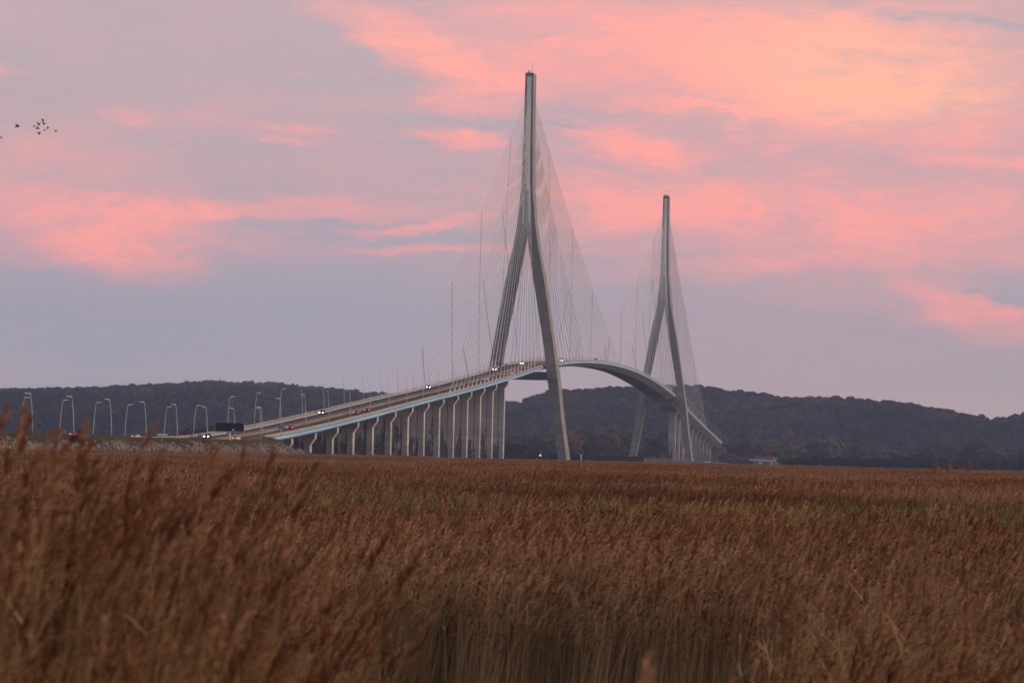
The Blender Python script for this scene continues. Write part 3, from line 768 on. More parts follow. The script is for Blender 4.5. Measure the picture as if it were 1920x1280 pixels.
MB().tube([(0,-.12,2.6),(0,-.06,2.6)],.62,20).build('sign_disc',M['signblue'],r)
MB().add([(-.3,-.125,2.9),(-.18,-.125,3.0),(.22,-.125,2.45),(.12,-.125,2.35),(.35,-.125,2.25),(.05,-.125,2.2),(.33,-.125,2.55)],[(0,1,2,3),(4,5,6)]).build('arrow',M['white'],r)
def panel(px,py,D,w,h,legs,label,tri=False):
    x,y,z=at(px,py,D); g=zr(y)-.2; r=empty('road_sign',(x,y,g)); tag(r,label,'sign')
    zc=z-g
    MB().box(-w/2,w/2,-.05,.05,zc-h/2,zc+h/2).build('panel',M['white'] if not tri else M['grey'],r)
    for lx in ((-w*.3,w*.3) if legs==2 else (0,)): MB().tube([(lx,.12,-1),(lx,.12,zc+h/2)],.07,5).build('post',M['galv'],r)
    if tri:
        for cx in (-w*.22,w*.22):
            m=MB()
            for (ax,az),(bx_,bz_) in (((-.55,-.45),(0,.5)),((0,.5),(.55,-.45))):
                m.add([(cx+ax-.12,-.055,zc+az),(cx+ax+.12,-.055,zc+az),(cx+bx_+.12,-.055,zc+bz_),(cx+bx_-.12,-.055,zc+bz_)],[(0,1,2,3)])
            m.build('warning_triangle',M['black'],r)
panel(110.5,809,880,3.4,1.15,2,'wide pale grey sign panel with two dark triangles beyond the bank at far left',True)
panel(304,815,950,2.8,.62,1,'narrow white sign panel beside two crossing lamp posts')
# black gantry box and sign near pylons
r=empty('signal_box',(9.6,-6+30,zr(24))); tag(r,'small black upright signal box on the deck beside the right leg of the nearer pylon','signal')
MB().box(-.7,.7,-.2,.2,1.0,3.4).build('screen',M['black'],r); MB().tube([(0,0.05,-.1),(0,0.05,1.02)],.1,6).build('post',M['galv'],r)
r=empty('sign_gantry',(-10.2,690,zr(690))); tag(r,'dark cantilever sign arm sticking out left of the farther pylon','sign')
MB().tube([(0,0,-.1),(0,0,6.2)],.18,6).build('post',M['grey'],r); MB().box(-4.2,1.5,-.2,.2,5.6,6.5).build('sign_panel',M['black'],r)
r=empty('equipment_stack',(-10.0,-28,zr(-28))); tag(r,'rusty brown equipment stack behind the far rail at the left pylon leg','equipment')  # rust-coloured equipment boxes with a vent, no sign here
MB().box(-1.0,.4,-.6,.6,-.05,2.2).box(.6,1.6,-.6,.6,-.05,3.0).box(1.2,1.5,-.3,.3,3.0,3.8).build('housing',M['rust'],r); MB().tube([(-.3,0,2.2),(-.3,0,3.3)],.12,5).build('vent',M['rust'],r)
x,y,z=at(0,803,842); g_=zr(y)-.2; r=empty('traffic_signal',(x,y,g_)); tag(r,'red signal lamp on a dark post at the left edge of the approach road','signal')
MB().tube([(0,0,-.3),(0,0,z-g_-.6)],.09,6).build('post',M['grey'],r); MB().box(-.45,.45,-.18,.18,z-g_-.7,z-g_+1.0).build('housing',M['black'],r)
MB().tube([(0,-.26,z-g_+.1),(0,-.17,z-g_+.1)],.3,12).build('signal_lamp',M['tail'],r)
# navigation beacon in front of the bridge
x,y,z=at(1012.5,862,1330); r=empty('navigation_beacon',(x,y,0)); tag(r,'black marker post with a small pale lit top between pier row and pylon leg','beacon')
MB().tube([(0,0,0),(0,0,3.9)],[.55,.38],8).build('post',M['black'],r); MB().tube([(0,0,3.9),(0,0,4.7)],.5,8).build('collar',M['white'],r)
MB().tube([(0,0,4.7),(0,0,5.5),(0,0,6.4)],[.28,.62,.1],8).build('topmark',M['rust'],r)
MB().tube([(0,-.56,4.2),(0,-.66,4.2)],.14,8).build('light',M['beacon'],r)
x,y,z=at(1076,864,1780); r=empty('mooring_block',(x,y,0)); tag(r,'low concrete block at the foot of the nearer right pylon leg','block')
MB().box(-3.4,5.6,-3,3,-.3,1.35).build('block',M['island'],r); MB().box(-3.2,5.4,-2.9,2.9,1.36,1.6).build('cap',M['island'],r)
x,y,z=at(1089.5,860,1770); r=empty('marker_post',(x,y,0)); tag(r,'thin white marker post right of the low concrete block','post')
MB().tube([(0,0,-.2),(0,0,4.6)],.28,6).build('post',M['white'],r); MB().box(-.45,.45,-.3,.3,4.6,5.1).build('cap',M['white'],r)
# far pylon island
r=empty('pylon_island',(0,856,0)); tag(r,'low concrete island wall around the foot of the farther pylon','island wall')
MB().loft([quad(-38,36,0,30,-1),quad(-37.5,35.5,0,29.5,2.4)]).build('wall',M['island'],r)
g=MB(); 
for k in range(24): g.box(-35+k*2.85,-34.7+k*2.85,-29.2,-29.0,2.4,3.4)
g.box(-35,31,-29.2,-29.05,3.4,3.52); g.build('railing',M['white'],r)
M['dryg']=mat('dry_bank',(.22,.18,.11,1),1,.3,.2)
mb=MB().loft([[(-95,y,z) ,(60,y,z)] for y,z in ((818,.0),(824,1.5),(900,1.6))],closed=False)
o=mb.build('shore_bank',M['dryg']); o['kind']='structure'

# ------------------------------------------------------------------ HILLS with forest
RID=[(-.9,.010),(-.6,.013),(-.42,.0155),(-.33,.0160),(-.2727,.0150),(-.245,.0162),(-.2159,.0172),(-.19,.0170),(-.1675,.0160),(-.145,.0150),(-.132,.0134),(-.1255,.0128),(-.121,.0152),(-.1129,.0163),(-.1008,.0166),(-.0766,.0174),(-.0464,.0179),(-.033,.0176),(-.0163,.0169),(-.003,.0146),(.0061,.0124),(.0105,.0122),(.0164,.0137),(.03,.0150),(.08,.016),(.2,.014),(.5,.010)]
def ridge(a): return (np.interp(a,[r[0] for r in RID],[r[1] for r in RID])-.0005-.0010*math.exp(-((a+.065)/.05)**2))*5000+CAM[2]-6
def hill(a,D):
    t=min(1,max(0,(D-3700)/(1300))); sm=t**.8*(2-t**.8) if t<1 else 1
    n=(vnoise(a*4200,D,420,31)-.5)*62+(vnoise(a*4200,D*.6,170,32)-.5)*34
    h=ridge(a)*sm+n*math.sin(math.pi*min(1,t))*max(0,1-t)*1.7
    if D>5000: h=ridge(a)-(D-5000)*.01
    return max(h,-2 if t<=0 else 0)
M['hillsoil']=mat('hill_soil',(.03,.03,.022,1),1,.3,.01)
AZ=np.linspace(-.62,.42,240); DS=list(np.linspace(3650,5000,40))+[5150,5300]
v=[];f=[]
for D in DS:
    for a in AZ: x,y=polar(a,D); v.append((x,y,hill(a,D)-1.5))
n=len(AZ)
for j in range(len(DS)-1):
    for i in range(n-1): f.append((j*n+i,j*n+i+1,(j+1)*n+i+1,(j+1)*n+i))
me=bpy.data.meshes.new('hills'); me.from_pydata(v,[],f); me.materials.append(M['hillsoil']); o=bpy.data.objects.new('hills',me); C.objects.link(o); o['kind']='structure'
def crownmat(name,c1,c2,c3):
    m,nt,b=nmat(name); N=nt.nodes; L=nt.links; b.inputs['Roughness'].default_value=1; b.inputs['Specular IOR Level'].default_value=.1
    oi=N.new('ShaderNodeObjectInfo'); g=N.new('ShaderNodeNewGeometry')
    no=N.new('ShaderNodeTexNoise'); no.inputs['Scale'].default_value=.005; no.inputs['Detail'].default_value=6; L.new(g.outputs['Position'],no.inputs[0])
    a=N.new('ShaderNodeMath'); a.operation='MULTIPLY_ADD'; L.new(oi.outputs['Random'],a.inputs[0]); a.inputs[1].default_value=.26
    b2=N.new('ShaderNodeMath'); b2.operation='MULTIPLY_ADD'; L.new(no.outputs[0],b2.inputs[0]); b2.inputs[1].default_value=2.0; b2.inputs[2].default_value=-.72
    c=N.new('ShaderNodeMath'); c.operation='MULTIPLY_ADD'; L.new(g.outputs['Random Per Island'],c.inputs[0]); c.inputs[1].default_value=.14; L.new(b2.outputs[0],c.inputs[2])
    L.new(c.outputs[0],a.inputs[2])
    cr=N.new('ShaderNodeValToRGB'); e=cr.color_ramp.elements; e[0].color=c1; e[1].color=c3; x=e.new(.5); x.color=c2; e[0].position=.1; e[-1].position=.9
    L.new(a.outputs[0],cr.inputs[0]); L.new(cr.outputs[0],b.inputs['Base Color']); return m
M['wood']=crownmat('autumn_woodland',(.010,.012,.010,1),(.050,.043,.033,1),(.18,.125,.08,1))  # autumn tones, spread widened to paint in the brightness of sunlit gullies
def crown_cloud(seed,R,H,n,leaf,m,zc=0,lobes=9,squash=1.):
    """many small leaf clumps spread through lobes of a crown"""
    r=np.random.RandomState(seed); V=[];Fq=[]
    cs=[]
    for k in range(lobes):
        th=r.uniform(0,6.28); rr=R*.62*math.sqrt(r.rand()); hz=r.uniform(-.5,.5)*H*.62*(1-.5*rr/R)
        cs.append((rr*math.cos(th),rr*math.sin(th)*squash,zc+hz,R*r.uniform(.32,.52)))
    P=[]
    for k in range(n):
        c=cs[r.randint(lobes)]; d=r.normal(size=3); d/=np.linalg.norm(d); q=c[3]*r.uniform(.72,1.08)
        p=np.array(c[:3])+d*q*np.array([1,1,.85]); nrm=d+r.normal(size=3)*.55; nrm/=np.linalg.norm(nrm)
        u=np.cross(nrm,r.normal(size=3)); u/=np.linalg.norm(u); w=np.cross(nrm,u); s=leaf*r.uniform(.5,1.3)
        b=len(V)
        for a,bb in ((-1,-.6),(.2,-1),(1,.3),(-.3,1)): V.append(p+u*a*s+w*bb*s)
        Fq.append((b,b+1,b+2,b+3))
    return rawmesh('crown',V,Fq,m)
WD=hidden([bpy.data.objects.new('wood_crown_%d'%i,crown_cloud(300+i,6.2,9,520,1.25,M['wood'],zc=3.4,lobes=8)) for i in range(6)],'wood_crowns')
pts=[];rot=[];scl=[];idx=[]
D=3740
while D<5090:
    a=-.42
    while a<.16:
        aa=a+random.uniform(-.0012,.0012); dd=D+random.uniform(-8,8)
        x,y=polar(aa,dd); h=hill(aa,dd)
        if h>2.0:
            k=random.uniform(.7,1.3) if dd<4800 else random.uniform(.75,1.15); pts.append((x,y,h-1.2)); rot.append((0,0,random.uniform(0,6.3))); scl.append((k*1.1,k*1.1,k*random.uniform(.8,1.15))); idx.append(random.randrange(6))
        a+=10.5/D
    D+=19 if D<4750 else 11
scatter('hillside_forest',pts,rot,scl,idx,WD,'dense autumn woodland covering the long dark hill on the horizon','forest')
print('forest',len(pts),'reeds',len(fa),len(fb),len(fc),len(fe))

# ------------------------------------------------------------------ individual trees of the plain
TM={'olive':crownmat('olive_foliage',(.05,.05,.024,1),(.105,.095,.045,1),(.17,.14,.07,1)),
    'russet':crownmat('russet_foliage',(.08,.048,.03,1),(.15,.082,.05,1),(.22,.13,.075,1)),
    'dark':crownmat('dark_evergreen_foliage',(.012,.016,.012,1),(.026,.03,.022,1),(.05,.05,.035,1)),
    'grey':crownmat('bare_grey_twigs',(.07,.06,.05,1),(.13,.11,.09,1),(.18,.155,.13,1))}
M['bark']=mat('bark',(.05,.04,.03,1),.95,.3)
tp={}
def tree_proto(kind,bush,v):
    key=(kind,bush,v)
    if key in tp: return tp[key]
    r=empty('bush' if bush else 'tree'); H=10.
    t=MB(); t.tube([(0,0,-.5),(.15,.1,H*.3),(.1,-.1,H*.62)],[.34,.24,.1] if not bush else [.2,.14,.06],7)
    rr=np.random.RandomState(v)
    for k in range(5):
        a=k*1.3+rr.uniform(-.3,.3); z=H*(.22+.08*k); t.tube([(.1,0,z),(math.cos(a)*1.5,math.sin(a)*1.5,z+1.3),(math.cos(a)*2.6,math.sin(a)*2.6,z+2.6)],[.13,.08,.03],5)
    t.build('trunk',M['bark'],r)
    me=crown_cloud(500+v*7+(3 if bush else 0)+hash(kind)%1*0,4.6 if not bush else 5.2,8.2,1500,.5,TM[kind],zc=5.6 if not bush else 4.6,lobes=13)
    o=bpy.data.objects.new('crown',me); C.objects.link(o); o.parent=r
    remember(r); tp[key]=[r,False]; return tp[key]
ncount=0; seen={}
def tree(az,D,h,kind,label,group,bush=False,wide=1.):
    global ncount
    pr=tree_proto(kind,bush,ncount%2); ncount+=1
    o=pr[0] if not pr[1] else copy_tree(pr[0]); pr[1]=True
    x,y=polar(az,D); k=h/10; o.location=(x,y,0); o.rotation_euler=(0,0,random.uniform(0,6.3)); o.scale=(k*wide,k*wide,k)
    tag(o,label,'bush' if bush else 'tree',group)
def row(x0,x1,D,hs,n,kinds,where,bush=False,wide=1.2,base=None):
    if x0>1000 and D>2440 or where.startswith('between the last'): D+=430; hs=[h*1.17 for h in hs]
    for i in range(n):
        t=(i+random.uniform(-.25,.25))/max(1,n-1); px=x0+(x1-x0)*t; az=azel(px,860)[0]; k=kinds[i%len(kinds)] if isinstance(kinds,list) else kinds
        h=np.interp(t,np.linspace(0,1,len(hs)),hs)*random.uniform(.88,1.1)
        nm={'olive':'olive green','russet':'russet brown','dark':'dark evergreen','grey':'bare grey'}[k]
        tree(az,D+random.uniform(-50,50),h,k,'%s %s %s'%(nm,'bush' if bush else 'tree',where),'%s %s %s'%(nm,'bushes' if bush else 'trees',where),bush,wide*random.uniform(.85,1.25))
# under the bridge, between the pier row and the near pylon leg and on to the far pylon
row(945,1060,2450,[19,21,19],7,['russet','olive','russet'],'between the last near pier and the nearer pylon leg',wide=1.5)
row(1065,1200,2500,[20,25,24,20],8,['olive','russet','grey'],'seen through the main span left of the farther pylon',wide=1.5)
row(1200,1252,2550,[19,17],4,['olive','russet'],'between the legs of the farther pylon',wide=1.4)
row(940,1190,2330,[7,8,6],12,['dark'],'in the dark hedge on the plain under the main span',True,1.7)
# right of the bridge
row(1359,1392,2700,[9,12,11],5,['dark','grey'],'at the end of the far approach ramp',True,1.5)
row(1395,1470,2560,[19,22,21,15],6,['olive','russet','olive'],'standing behind the grey sheds at right',wide=1.5)
row(1495,1570,2600,[18,22,19],6,['russet','olive'],'right of the grey sheds in the plain',wide=1.5)
row(1575,1680,2700,[18,17,15],7,['grey','olive','russet'],'in the middle of the right-hand treeline',wide=1.4)
row(1690,1760,2700,[14,14],5,['olive','dark'],'in the low stretch of the right-hand treeline',wide=1.4)
row(1765,1830,2650,[20,23,19],5,['olive','russet'],'in the tall clump of the right-hand treeline',wide=1.4)
row(1835,1940,2650,[20,17,18],7,['dark','olive'],'at the right edge of the treeline',wide=1.4)
row(1945,2150,2650,[18,17,20,18],10,['olive','dark'],'beyond the right edge of the treeline',wide=1.5)
row(1462,1700,2420,[7,9,8],14,['dark'],'in the dark hedge row right of the sheds',True,1.8)
row(1690,1940,2420,[10,9,10],14,['dark'],'in the dark hedge row along the right edge of the marsh',True,1.8)
row(1375,1400,2430,[5,6],2,['russet'],'beside the low white car near the sheds',True,1.4)
# left of the bridge behind the road
row(20,340,2100,[9,11,10,12],16,['olive','grey'],'behind the approach road at left',wide=1.6)
row(345,520,1900,[14,17,19,16],10,['olive','grey','russet'],'behind the electronic message board',wide=1.4)
row(-170,10,2100,[9,10],8,['olive','grey'],'beyond the left edge of the approach road',wide=1.6)
row(500,640,2000,[15,12],6,['olive','dark'],'behind the climbing deck near the abutment',wide=1.4)
tree(azel(505,838)[0],1118,3.6,'dark','dark rounded bush at the foot of the ochre abutment pillar',None,True,1.5)
row(560,960,2300,[12,14,12],14,['olive','dark'],'behind the row of tall bridge piers',wide=1.6)

# ------------------------------------------------------------------ BUILDINGS
def house(px,py,D,w,d,h,rf,wallm,roofm,label,name='house',door=True,rz=0.,wins=3,eave=.4):
    x,y,z=at(px,py,D); r=empty(name,(x,y,0),rz); tag(r,label,'house' if name=='house' else 'shed')
    MB().box(-w/2,w/2,-d/2,d/2,-.3,h).add([(-w/2,-d/2+.01,h),(-w/2,d/2-.01,h),(-w/2,0,h+rf)],[(0,1,2)]).add([(w/2,-d/2+.01,h),(w/2,d/2-.01,h),(w/2,0,h+rf)],[(0,1,2)]).build('wall',wallm,r)
    MB().loft([[(X,-d/2-eave,h-.1),(X,0,h+rf+.08),(X,d/2+eave,h-.1),(X,d/2+eave,h+.15),(X,0,h+rf+.35),(X,-d/2-eave,h+.15)] for X in (-w/2-eave,w/2+eave)]).build('roof',roofm,r)
    for k in range(wins):
        cx=-w/2+w*(k+.6)/(wins+.4); MB().box(cx-.55,cx+.55,-d/2-.05,-d/2+.02,h*.38,h*.72).build('window',M['win'],r)
    if door: MB().box(w/2-1.6,w/2-.5,-d/2-.06,-d/2+.02,0,2.1).build('door',M['rust'],r)
def house_g(*a,**k): return house(*a,**k)
house(1397,848,2995,5,4.5,9.0,4,M['wallc'],M['roof'],'cream house with a steep gable half hidden by the trees near the far ramp',rz=math.radians(62),wins=2)
house(1418,866,2420,11,8,3.6,1.0,M['shed'],M['shed'],'long grey metal shed nearest the bridge',name='shed',wins=2)
house(1437,866,2470,16,8,5.0,1.6,M['rust'],M['roof'],'red brown tiled shed behind the grey sheds',name='shed',wins=0,door=False)
house(1442,867,2415,9,8,3.4,.8,M['shed'],M['shed'],'grey metal shed second from the bridge',name='shed',wins=2)
house(1460,868,2440,8,7,3.4,2.0,M['wallc'],M['median'],'small house with a sandy hipped roof at the right end of the sheds',wins=2)
def wbox(px,py,D,w,d,h,label,name,m='white'):
    x,y,z=at(px,py,D); r=empty(name,(x,y,0)); tag(r,label,name.replace('_',' '))
    MB().box(-w/2,w/2,-d/2,d/2,.4,h).build('body',M[m],r); MB().box(-w/2+.1,w/2-.1,-d/2-.04,-d/2+.0,h-.5,h-.1).build('trim',M['grey'],r)
    MB().box(-w/2+.2,w/2-.2,-d/2+.2,d/2-.2,-.2,.39).build('base',M['tyre'],r)
wbox(1425,867,2405,1.6,3,3.6,'white upright cabin between the two grey sheds','site_cabin')
wbox(1447,868,2405,1.4,3,3.4,'narrow white cabin at the right end of the second grey shed','site_cabin')
wbox(1512,866,2425,3.6,4,4.3,'pale blue-grey truck box parked before the hedge right of the sheds','truck_box','shed')
wbox(1523,870,2410,1.5,2,3.0,'small bright white cabin right of the pale truck box','site_cabin')
wbox(1537,874,2400,.6,.6,2.0,'tiny white marker box farthest right of the sheds','marker_box')
wbox(1396,869,2410,2.6,2,1.5,'low white car-sized trailer left of the grey sheds','trailer')
# castle-like house on the far right ridge
x,y=polar(azel(1888,779)[0],4990); zz=hill(azel(1888,779)[0],4990)
r=empty('house',(x,y,zz)); tag(r,'tiny house with a pointed turret on the hilltop at far right','house')
MB().box(-7,7,-4,4,-2,9).build('wall',M['wallc'],r); MB().loft([quad(-7.4,7.4,0,4.4,9.02),quad(-5,5,0,.2,13)]).build('roof',M['roof'],r)
MB().tube([(8.6,0,-2),(8.6,0,12),(8.6,0,18)],[1.6,1.6,.1],8).build('turret',M['roof'],r)

# ------------------------------------------------------------------ BIRDS
def bird_mesh(up,span=1.7,L=.85):
    m=MB()
    m.tube([(-L*.5,0,-.02),(-L*.35,0,0),(-.1*L,0,.0),(.15*L,0,.01),(.33*L,0,.04),(.5*L,0,.08),(.56*L,0,.09),(.66*L,0,.07)],[.03,.07,.115,.11,.055,.04,.05,.012],8)
    for sy in (1,-1):
        p=[]
        for u,c in ((0,.34),(.35,.33),(.7,.24),(1,.05)):
            yy=sy*u*span/2*math.cos(up*u); zz=.04+span/2*u*math.sin(up)*(1-.25*u); p.append([(.16-.10*u,yy,zz),(.16-.10*u-c*.5,yy,zz+.03),(.16-.1*u-c,yy,zz-.01)])
        for i in range(3):
            for j in range(2): m.add([p[i][j],p[i][j+1],p[i+1][j+1],p[i+1][j]],[(0,1,2,3)])
            m.add([(a[0],a[1],a[2]-.03) for a in (p[i][0],p[i][2],p[i+1][2],p[i+1][0])],[(0,1,2,3)])
    return m
BM=[bird_mesh(u).mesh('bird',M['bird']) for u in (1.0,.25,-.7)]
bl=[(33,235,1.35,2,'large dark bird with drooping wings leading the flock at far left'),(81,226.5,1,0,'topmost bird of the tight flock at upper left'),(73,233,1,1,'bird just left of centre near the top of the flock'),(65,237.3,.8,1,'leftmost bird of the tight flock'),(70,239.5,1.1,2,'bird with dark folded wing in the middle of the flock'),(83,233,1,0,'bird right of centre directly below the topmost one'),(89.7,240.5,1,1,'bird on the right side of the flock flying low'),(83.5,244.5,.8,1,'small bird below the middle of the flock'),(105,246,.8,1,'lone bird trailing to the right of the flock'),(74.5,251,1,0,'lowest bird of the flock with raised wings'),(2,257.3,.8,2,'bird cut by the left edge of the picture')]
for i,(px,py,k,w,lab) in enumerate(bl):
    x,y,z=at(px,py,760+i*9); o=bpy.data.objects.new('bird',BM[w]); C.objects.link(o); o.location=(x,y,z); o.scale=(k,)*3
    o.rotation_euler=(random.uniform(-.4,.4),-.55+random.uniform(-.15,.1),random.uniform(-.5,.3)+(math.pi if i==0 else 0)); tag(o,lab,'bird','small flock of birds in the upper left sky')

# ------------------------------------------------------------------ HAZE
hz=MB().box(-5000,4000,-2600,3560,-3.0,226)
o=hz.build('haze',bpy.data.materials.new('haze')); o['kind']='stuff'
m=o.data.materials[0]; m.use_nodes=True; nt=m.node_tree; nt.nodes.clear()
ou=nt.nodes.new('ShaderNodeOutputMaterial'); pv=nt.nodes.new('ShaderNodeVolumePrincipled'); pv.inputs['Density'].default_value=7.6e-5; pv.inputs['Color'].default_value=(.50,.62,1.0,1); pv.inputs['Anisotropy'].default_value=0.
nt.links.new(pv.outputs[0],ou.inputs['Volume'])

# ------------------------------------------------------------------ WORLD
SUNAZ=math.radians(82); SUNEL=math.radians(5)
W=bpy.data.worlds.new('World'); S.world=W; W.use_nodes=True; nt=W.node_tree; N=nt.nodes; L=nt.links; N.clear()
def mth(op,*a,clamp=False):
    n=N.new('ShaderNodeMath'); n.operation=op; n.use_clamp=clamp
    for i,v in enumerate(a):
        if isinstance(v,(int,float)): n.inputs[i].default_value=v
        else: L.new(v,n.inputs[i])
    return n.outputs[0]
tc=N.new('ShaderNodeTexCoord'); sp=N.new('ShaderNodeSeparateXYZ'); L.new(tc.outputs['Generated'],sp.inputs[0])
az=mth('ARCTAN2',sp.outputs[0],sp.outputs[1]); el=mth('ARCSINE',sp.outputs[2])
u=mth('MULTIPLY',mth('SUBTRACT',az,YAW),F/1000); v=mth('MULTIPLY',mth('SUBTRACT',el,PITCH),-F/1000)
cr_,sr_=math.cos(ROLL),math.sin(ROLL)
cx=mth('SUBTRACT',mth('MULTIPLY',u,cr_),mth('MULTIPLY',v,sr_)); cy=mth('ADD',mth('MULTIPLY',u,sr_),mth('MULTIPLY',v,cr_))
cv=N.new('ShaderNodeCombineXYZ'); L.new(cx,cv.inputs[0]); L.new(cy,cv.inputs[1])     # sky chart: bearing / height, in thousandths of the photo's scale
def noise(vec,scale,st=(1,1,1),detail=6,rough=.6,off=(0,0,0),dist=0):
    mp=N.new('ShaderNodeMapping'); mp.inputs['Scale'].default_value=st; mp.inputs['Location'].default_value=off; L.new(vec,mp.inputs[0])
    n=N.new('ShaderNodeTexNoise'); n.inputs['Scale'].default_value=scale; n.inputs['Detail'].default_value=detail; n.inputs['Roughness'].default_value=rough; n.inputs['Distortion'].default_value=dist; L.new(mp.outputs[0],n.inputs[0]); return n
wn=noise(cv.outputs[0],5,(1,2.6,1),7,.62)
sb=N.new('ShaderNodeVectorMath'); sb.operation='SUBTRACT'; L.new(wn.outputs['Color'],sb.inputs[0]); sb.inputs[1].default_value=(.5,.5,.5)
ml_=N.new('ShaderNodeVectorMath'); ml_.operation='MULTIPLY'; L.new(sb.outputs[0],ml_.inputs[0]); ml_.inputs[1].default_value=(.34,.10,0)
wv=N.new('ShaderNodeVectorMath'); wv.operation='ADD'; L.new(cv.outputs[0],wv.inputs[0]); L.new(ml_.outputs[0],wv.inputs[1])
def blob(px,py,rx,ry,ang,s,src=wv,soft=1.5):
    mp=N.new('ShaderNodeMapping'); mp.vector_type='TEXTURE'; mp.inputs['Location'].default_value=((px-960)/1000,(py-640)/1000,0); mp.inputs['Rotation'].default_value=(0,0,math.radians(ang)); mp.inputs['Scale'].default_value=(rx/1000,ry/1000,1)
    L.new(src.outputs[0],mp.inputs[0]); ln=N.new('ShaderNodeVectorMath'); ln.operation='LENGTH'; L.new(mp.outputs[0],ln.inputs[0])
    mr=N.new('ShaderNodeMapRange'); mr.interpolation_type='SMOOTHERSTEP'; L.new(ln.outputs['Value'],mr.inputs[0]); mr.inputs[1].default_value=0.0 if soft>1.2 else .45; mr.inputs[2].default_value=soft; mr.inputs[3].default_value=s; mr.inputs[4].default_value=0
    return mr.outputs[0]
def sumup(bs):
    r=bs[0]
    for b in bs[1:]: r=mth('ADD',r,b)
    return r
pink=[(200,430,330,75,0,.75),(235,480,150,60,8,.5),(520,392,380,26,1,.40),(800,424,190,15,-5,.55),(800,463,190,14,0,.42),(868,262,100,22,4,.75),(560,236,70,14,4,.4),(400,236,420,34,2,.22),(540,262,60,8,2,.35),(250,225,60,14,0,.3),
 (800,100,220,52,22,.85),(960,135,120,40,14,.4),(1150,55,560,95,2,.42),(1560,150,470,150,4,.62),(1140,255,150,34,10,.7),(1240,300,90,34,10,.6),(1340,208,230,10,5,.5),(880,195,110,26,8,.4),
 (1560,400,540,75,2,.78),(1650,470,380,60,2,.34),(1270,385,260,60,-8,.35),(1480,500,480,30,-2,.42),(1820,580,170,50,12,.72),(1650,560,200,40,4,.22),(1100,365,180,60,14,.28),(1150,470,260,12,0,.3),(0,127,90,12,5,.5),(60,330,300,110,5,.22),(1420,285,60,16,0,.3),(1790,305,130,18,2,.35),(1900,310,60,20,0,.4),(700,330,350,50,5,.10),(1700,250,520,130,0,.22),(1250,120,420,110,3,.25),(1650,60,380,60,0,.25),(100,290,260,50,2,.15),(330,705,900,14,1,.05)]
det=noise(cv.outputs[0],5.2,(1,2.8,1),12,.70,(3,1,0),.8)
ps=sumup([blob(*b) for b in pink])
stk=noise(cv.outputs[0],2.0,(1,4.5,1),8,.6,(7.3,2.1,0),.6)
stm=N.new('ShaderNodeMapRange'); L.new(stk.outputs[0],stm.inputs[0]); stm.inputs[1].default_value=.42; stm.inputs[2].default_value=.78; stm.inputs[3].default_value=0; stm.inputs[4].default_value=.50
hi=N.new('ShaderNodeMapRange'); L.new(cy,hi.inputs[0]); hi.inputs[1].default_value=-.03; hi.inputs[2].default_value=-.35; hi.inputs[3].default_value=.15; hi.inputs[4].default_value=1
rx=N.new('ShaderNodeMapRange'); L.new(cx,rx.inputs[0]); rx.inputs[1].default_value=-.7; rx.inputs[2].default_value=.1; rx.inputs[3].default_value=.45; rx.inputs[4].default_value=1
stv=mth('MULTIPLY',mth('MULTIPLY',stm.outputs[0],hi.outputs[0]),rx.outputs[0])
P=mth('ADD',mth('MULTIPLY',ps,mth('MULTIPLY_ADD',det.outputs[0],2.1,-.05)),stv)
P=mth('SUBTRACT',P,blob(1880,60,190,8,6,.32)); P=mth('SUBTRACT',P,blob(1720,38,110,7,4,.38)); P=mth('SUBTRACT',P,blob(1870,555,90,16,3,.5)); P=mth('SUBTRACT',P,blob(1030,225,110,7,6,.35)); P=mth('SUBTRACT',P,blob(560,418,260,9,-1,.30)); P=mth('SUBTRACT',P,blob(700,440,240,9,1,.3))
P=mth('MULTIPLY',mth('MINIMUM',mth('MAXIMUM',P,0),1.1),.92)
O=mth('MINIMUM',sumup([blob(1610,130,360,130,0,.95),blob(1700,200,200,60,0,.4),blob(790,95,220,60,22,.25),blob(1150,40,420,90,0,.12)]),1)
base=N.new('ShaderNodeValToRGB'); e=base.color_ramp.elements
mr=N.new('ShaderNodeMapRange'); L.new(cy,mr.inputs[0]); mr.inputs[1].default_value=.22; mr.inputs[2].default_value=-.70
L.new(mr.outputs[0],base.inputs[0])
e[0].position=0; e[0].color=srgb(176,162,166); e[1].position=1; e[1].color=srgb(194,174,182)
for p_,c_ in ((.07,srgb(192,172,175)),(.105,srgb(190,173,178)),(.15,srgb(176,170,182)),(.30,srgb(172,168,184)),(.45,srgb(184,168,182)),(.72,srgb(192,171,180))):
    x=e.new(p_); x.color=c_
def mix(a,b,f,bt='MIX'):
    n=N.new('ShaderNodeMix'); n.data_type='RGBA'; n.blend_type=bt
    for s_,v_ in (('A',a),('B',b),('Factor',f)):
        if isinstance(v_,(int,float,tuple)): n.inputs[s_].default_value=v_
        else: L.new(v_,n.inputs[s_])
    return n.outputs['Result']
tn=noise(cv.outputs[0],1.6,(1,2.2,1),5,.55,(1,5,0))
tv=mth('MULTIPLY_ADD',tn.outputs[0],.9,-.25,clamp=True)
fine=noise(cv.outputs[0],13,(1,5,1),8,.65,(2,9,0),1.0)
fv=mth('MULTIPLY',mth('SUBTRACT',fine.outputs[0],.5),mth('MULTIPLY_ADD',P,.9,.12))
P=mth('MAXIMUM',mth('ADD',P,fv),0)
c0=mix(base.outputs[0],srgb(160,164,186),mth('MULTIPLY',tv,.6))
c0=mix(c0,srgb(210,172,170),mth('MULTIPLY',blob(1500,700,700,300,0,.6,cv),.5))
pk=mix((1.12,.40,.37,1),(1.18,.52,.36,1),O)
c1=mix(c0,pk,mth('MINIMUM',P,1))
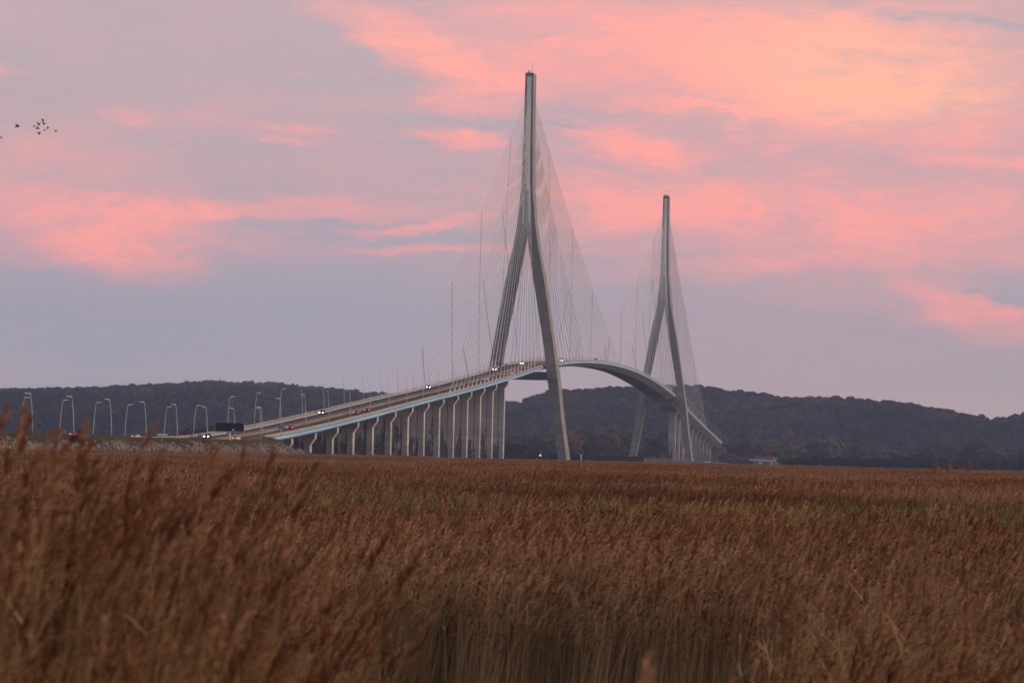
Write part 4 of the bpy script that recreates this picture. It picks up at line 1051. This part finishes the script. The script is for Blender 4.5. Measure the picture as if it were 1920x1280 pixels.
# warm afterglow low in the west (right of the frame) and darker sky behind the viewer / overhead
def angle_glow(a0,wid,h0,hw_,s):
    da=mth('SUBTRACT',az,a0); g=mth('EXPONENT',mth('MULTIPLY',mth('POWER',mth('DIVIDE',da,wid),2),-1)); de=mth('SUBTRACT',el,h0); g2=mth('EXPONENT',mth('MULTIPLY',mth('POWER',mth('DIVIDE',de,hw_),2),-1)); return mth('MULTIPLY',mth('MULTIPLY',g,g2),s)
glow=angle_glow(SUNAZ,.6,.03,.16,1.6)
c2=mix(c1,(1.0,.50,.20,1),glow,'ADD')
n_=None
up=N.new('ShaderNodeMapRange'); L.new(el,up.inputs[0]); up.inputs[1].default_value=.16; up.inputs[2].default_value=.6; up.inputs[3].default_value=0; up.inputs[4].default_value=1
c2=mix(c2,(.36,.355,.37,1),up.outputs[0])
sk=N.new('ShaderNodeTexSky'); sk.sky_type='NISHITA'; sk.sun_disc=False; sk.sun_elevation=math.radians(1.5); sk.sun_rotation=SUNAZ
skm=N.new('ShaderNodeVectorMath'); skm.operation='SCALE'; L.new(sk.outputs[0],skm.inputs[0]); skm.inputs['Scale'].default_value=.03
c3=mix(c2,skm.outputs[0],1.0,'ADD')
bg=N.new('ShaderNodeBackground'); L.new(c3,bg.inputs[0]); bg.inputs[1].default_value=1.0
wo=N.new('ShaderNodeOutputWorld'); L.new(bg.outputs[0],wo.inputs[0])
sun=bpy.data.lights.new('sun','SUN'); sun.energy=2.3; sun.angle=math.radians(12); sun.color=(1,.77,.56)
so=bpy.data.objects.new('sun',sun); C.objects.link(so); so.location=(600,-1400,200)
d=Vector((math.sin(SUNAZ)*math.cos(SUNEL),math.cos(SUNAZ)*math.cos(SUNEL),math.sin(SUNEL))); so.rotation_euler=d.to_track_quat('Z','Y').to_euler()

# ------------------------------------------------------------------ CAMERA
cam=bpy.data.cameras.new('camera'); co=bpy.data.objects.new('camera',cam); C.objects.link(co); S.camera=co
cam.sensor_fit='HORIZONTAL'; cam.sensor_width=36; cam.lens=F/1920*36; cam.clip_start=.5; cam.clip_end=40000
fw=Vector((math.sin(YAW)*math.cos(PITCH),math.cos(YAW)*math.cos(PITCH),math.sin(PITCH))); rt=Vector((math.cos(YAW),-math.sin(YAW),0)); upv=rt.cross(fw)
R2=Matrix((rt,upv,-fw)).transposed()            # columns: right, up, back
R2=R2@Matrix.Rotation(ROLL,3,'Z')
mw=R2.to_4x4(); mw.translation=Vector(CAM); co.matrix_world=mw
cam.dof.use_dof=True; cam.dof.focus_distance=1500; cam.dof.aperture_fstop=4.6
S.view_settings.view_transform='Standard'; S.view_settings.look='None'; S.view_settings.exposure=0; S.view_settings.gamma=1
S.cycles.max_bounces=6; S.cycles.diffuse_bounces=3; S.cycles.volume_bounces=1; S.cycles.transparent_max_bounces=8
S.cycles.use_denoising=True; S.cycles.denoising_prefilter='ACCURATE'; S.cycles.filter_width=1.6; S.cycles.use_adaptive_sampling=False; S.cycles.volume_bounces=0; S.cycles.sample_clamp_indirect=4
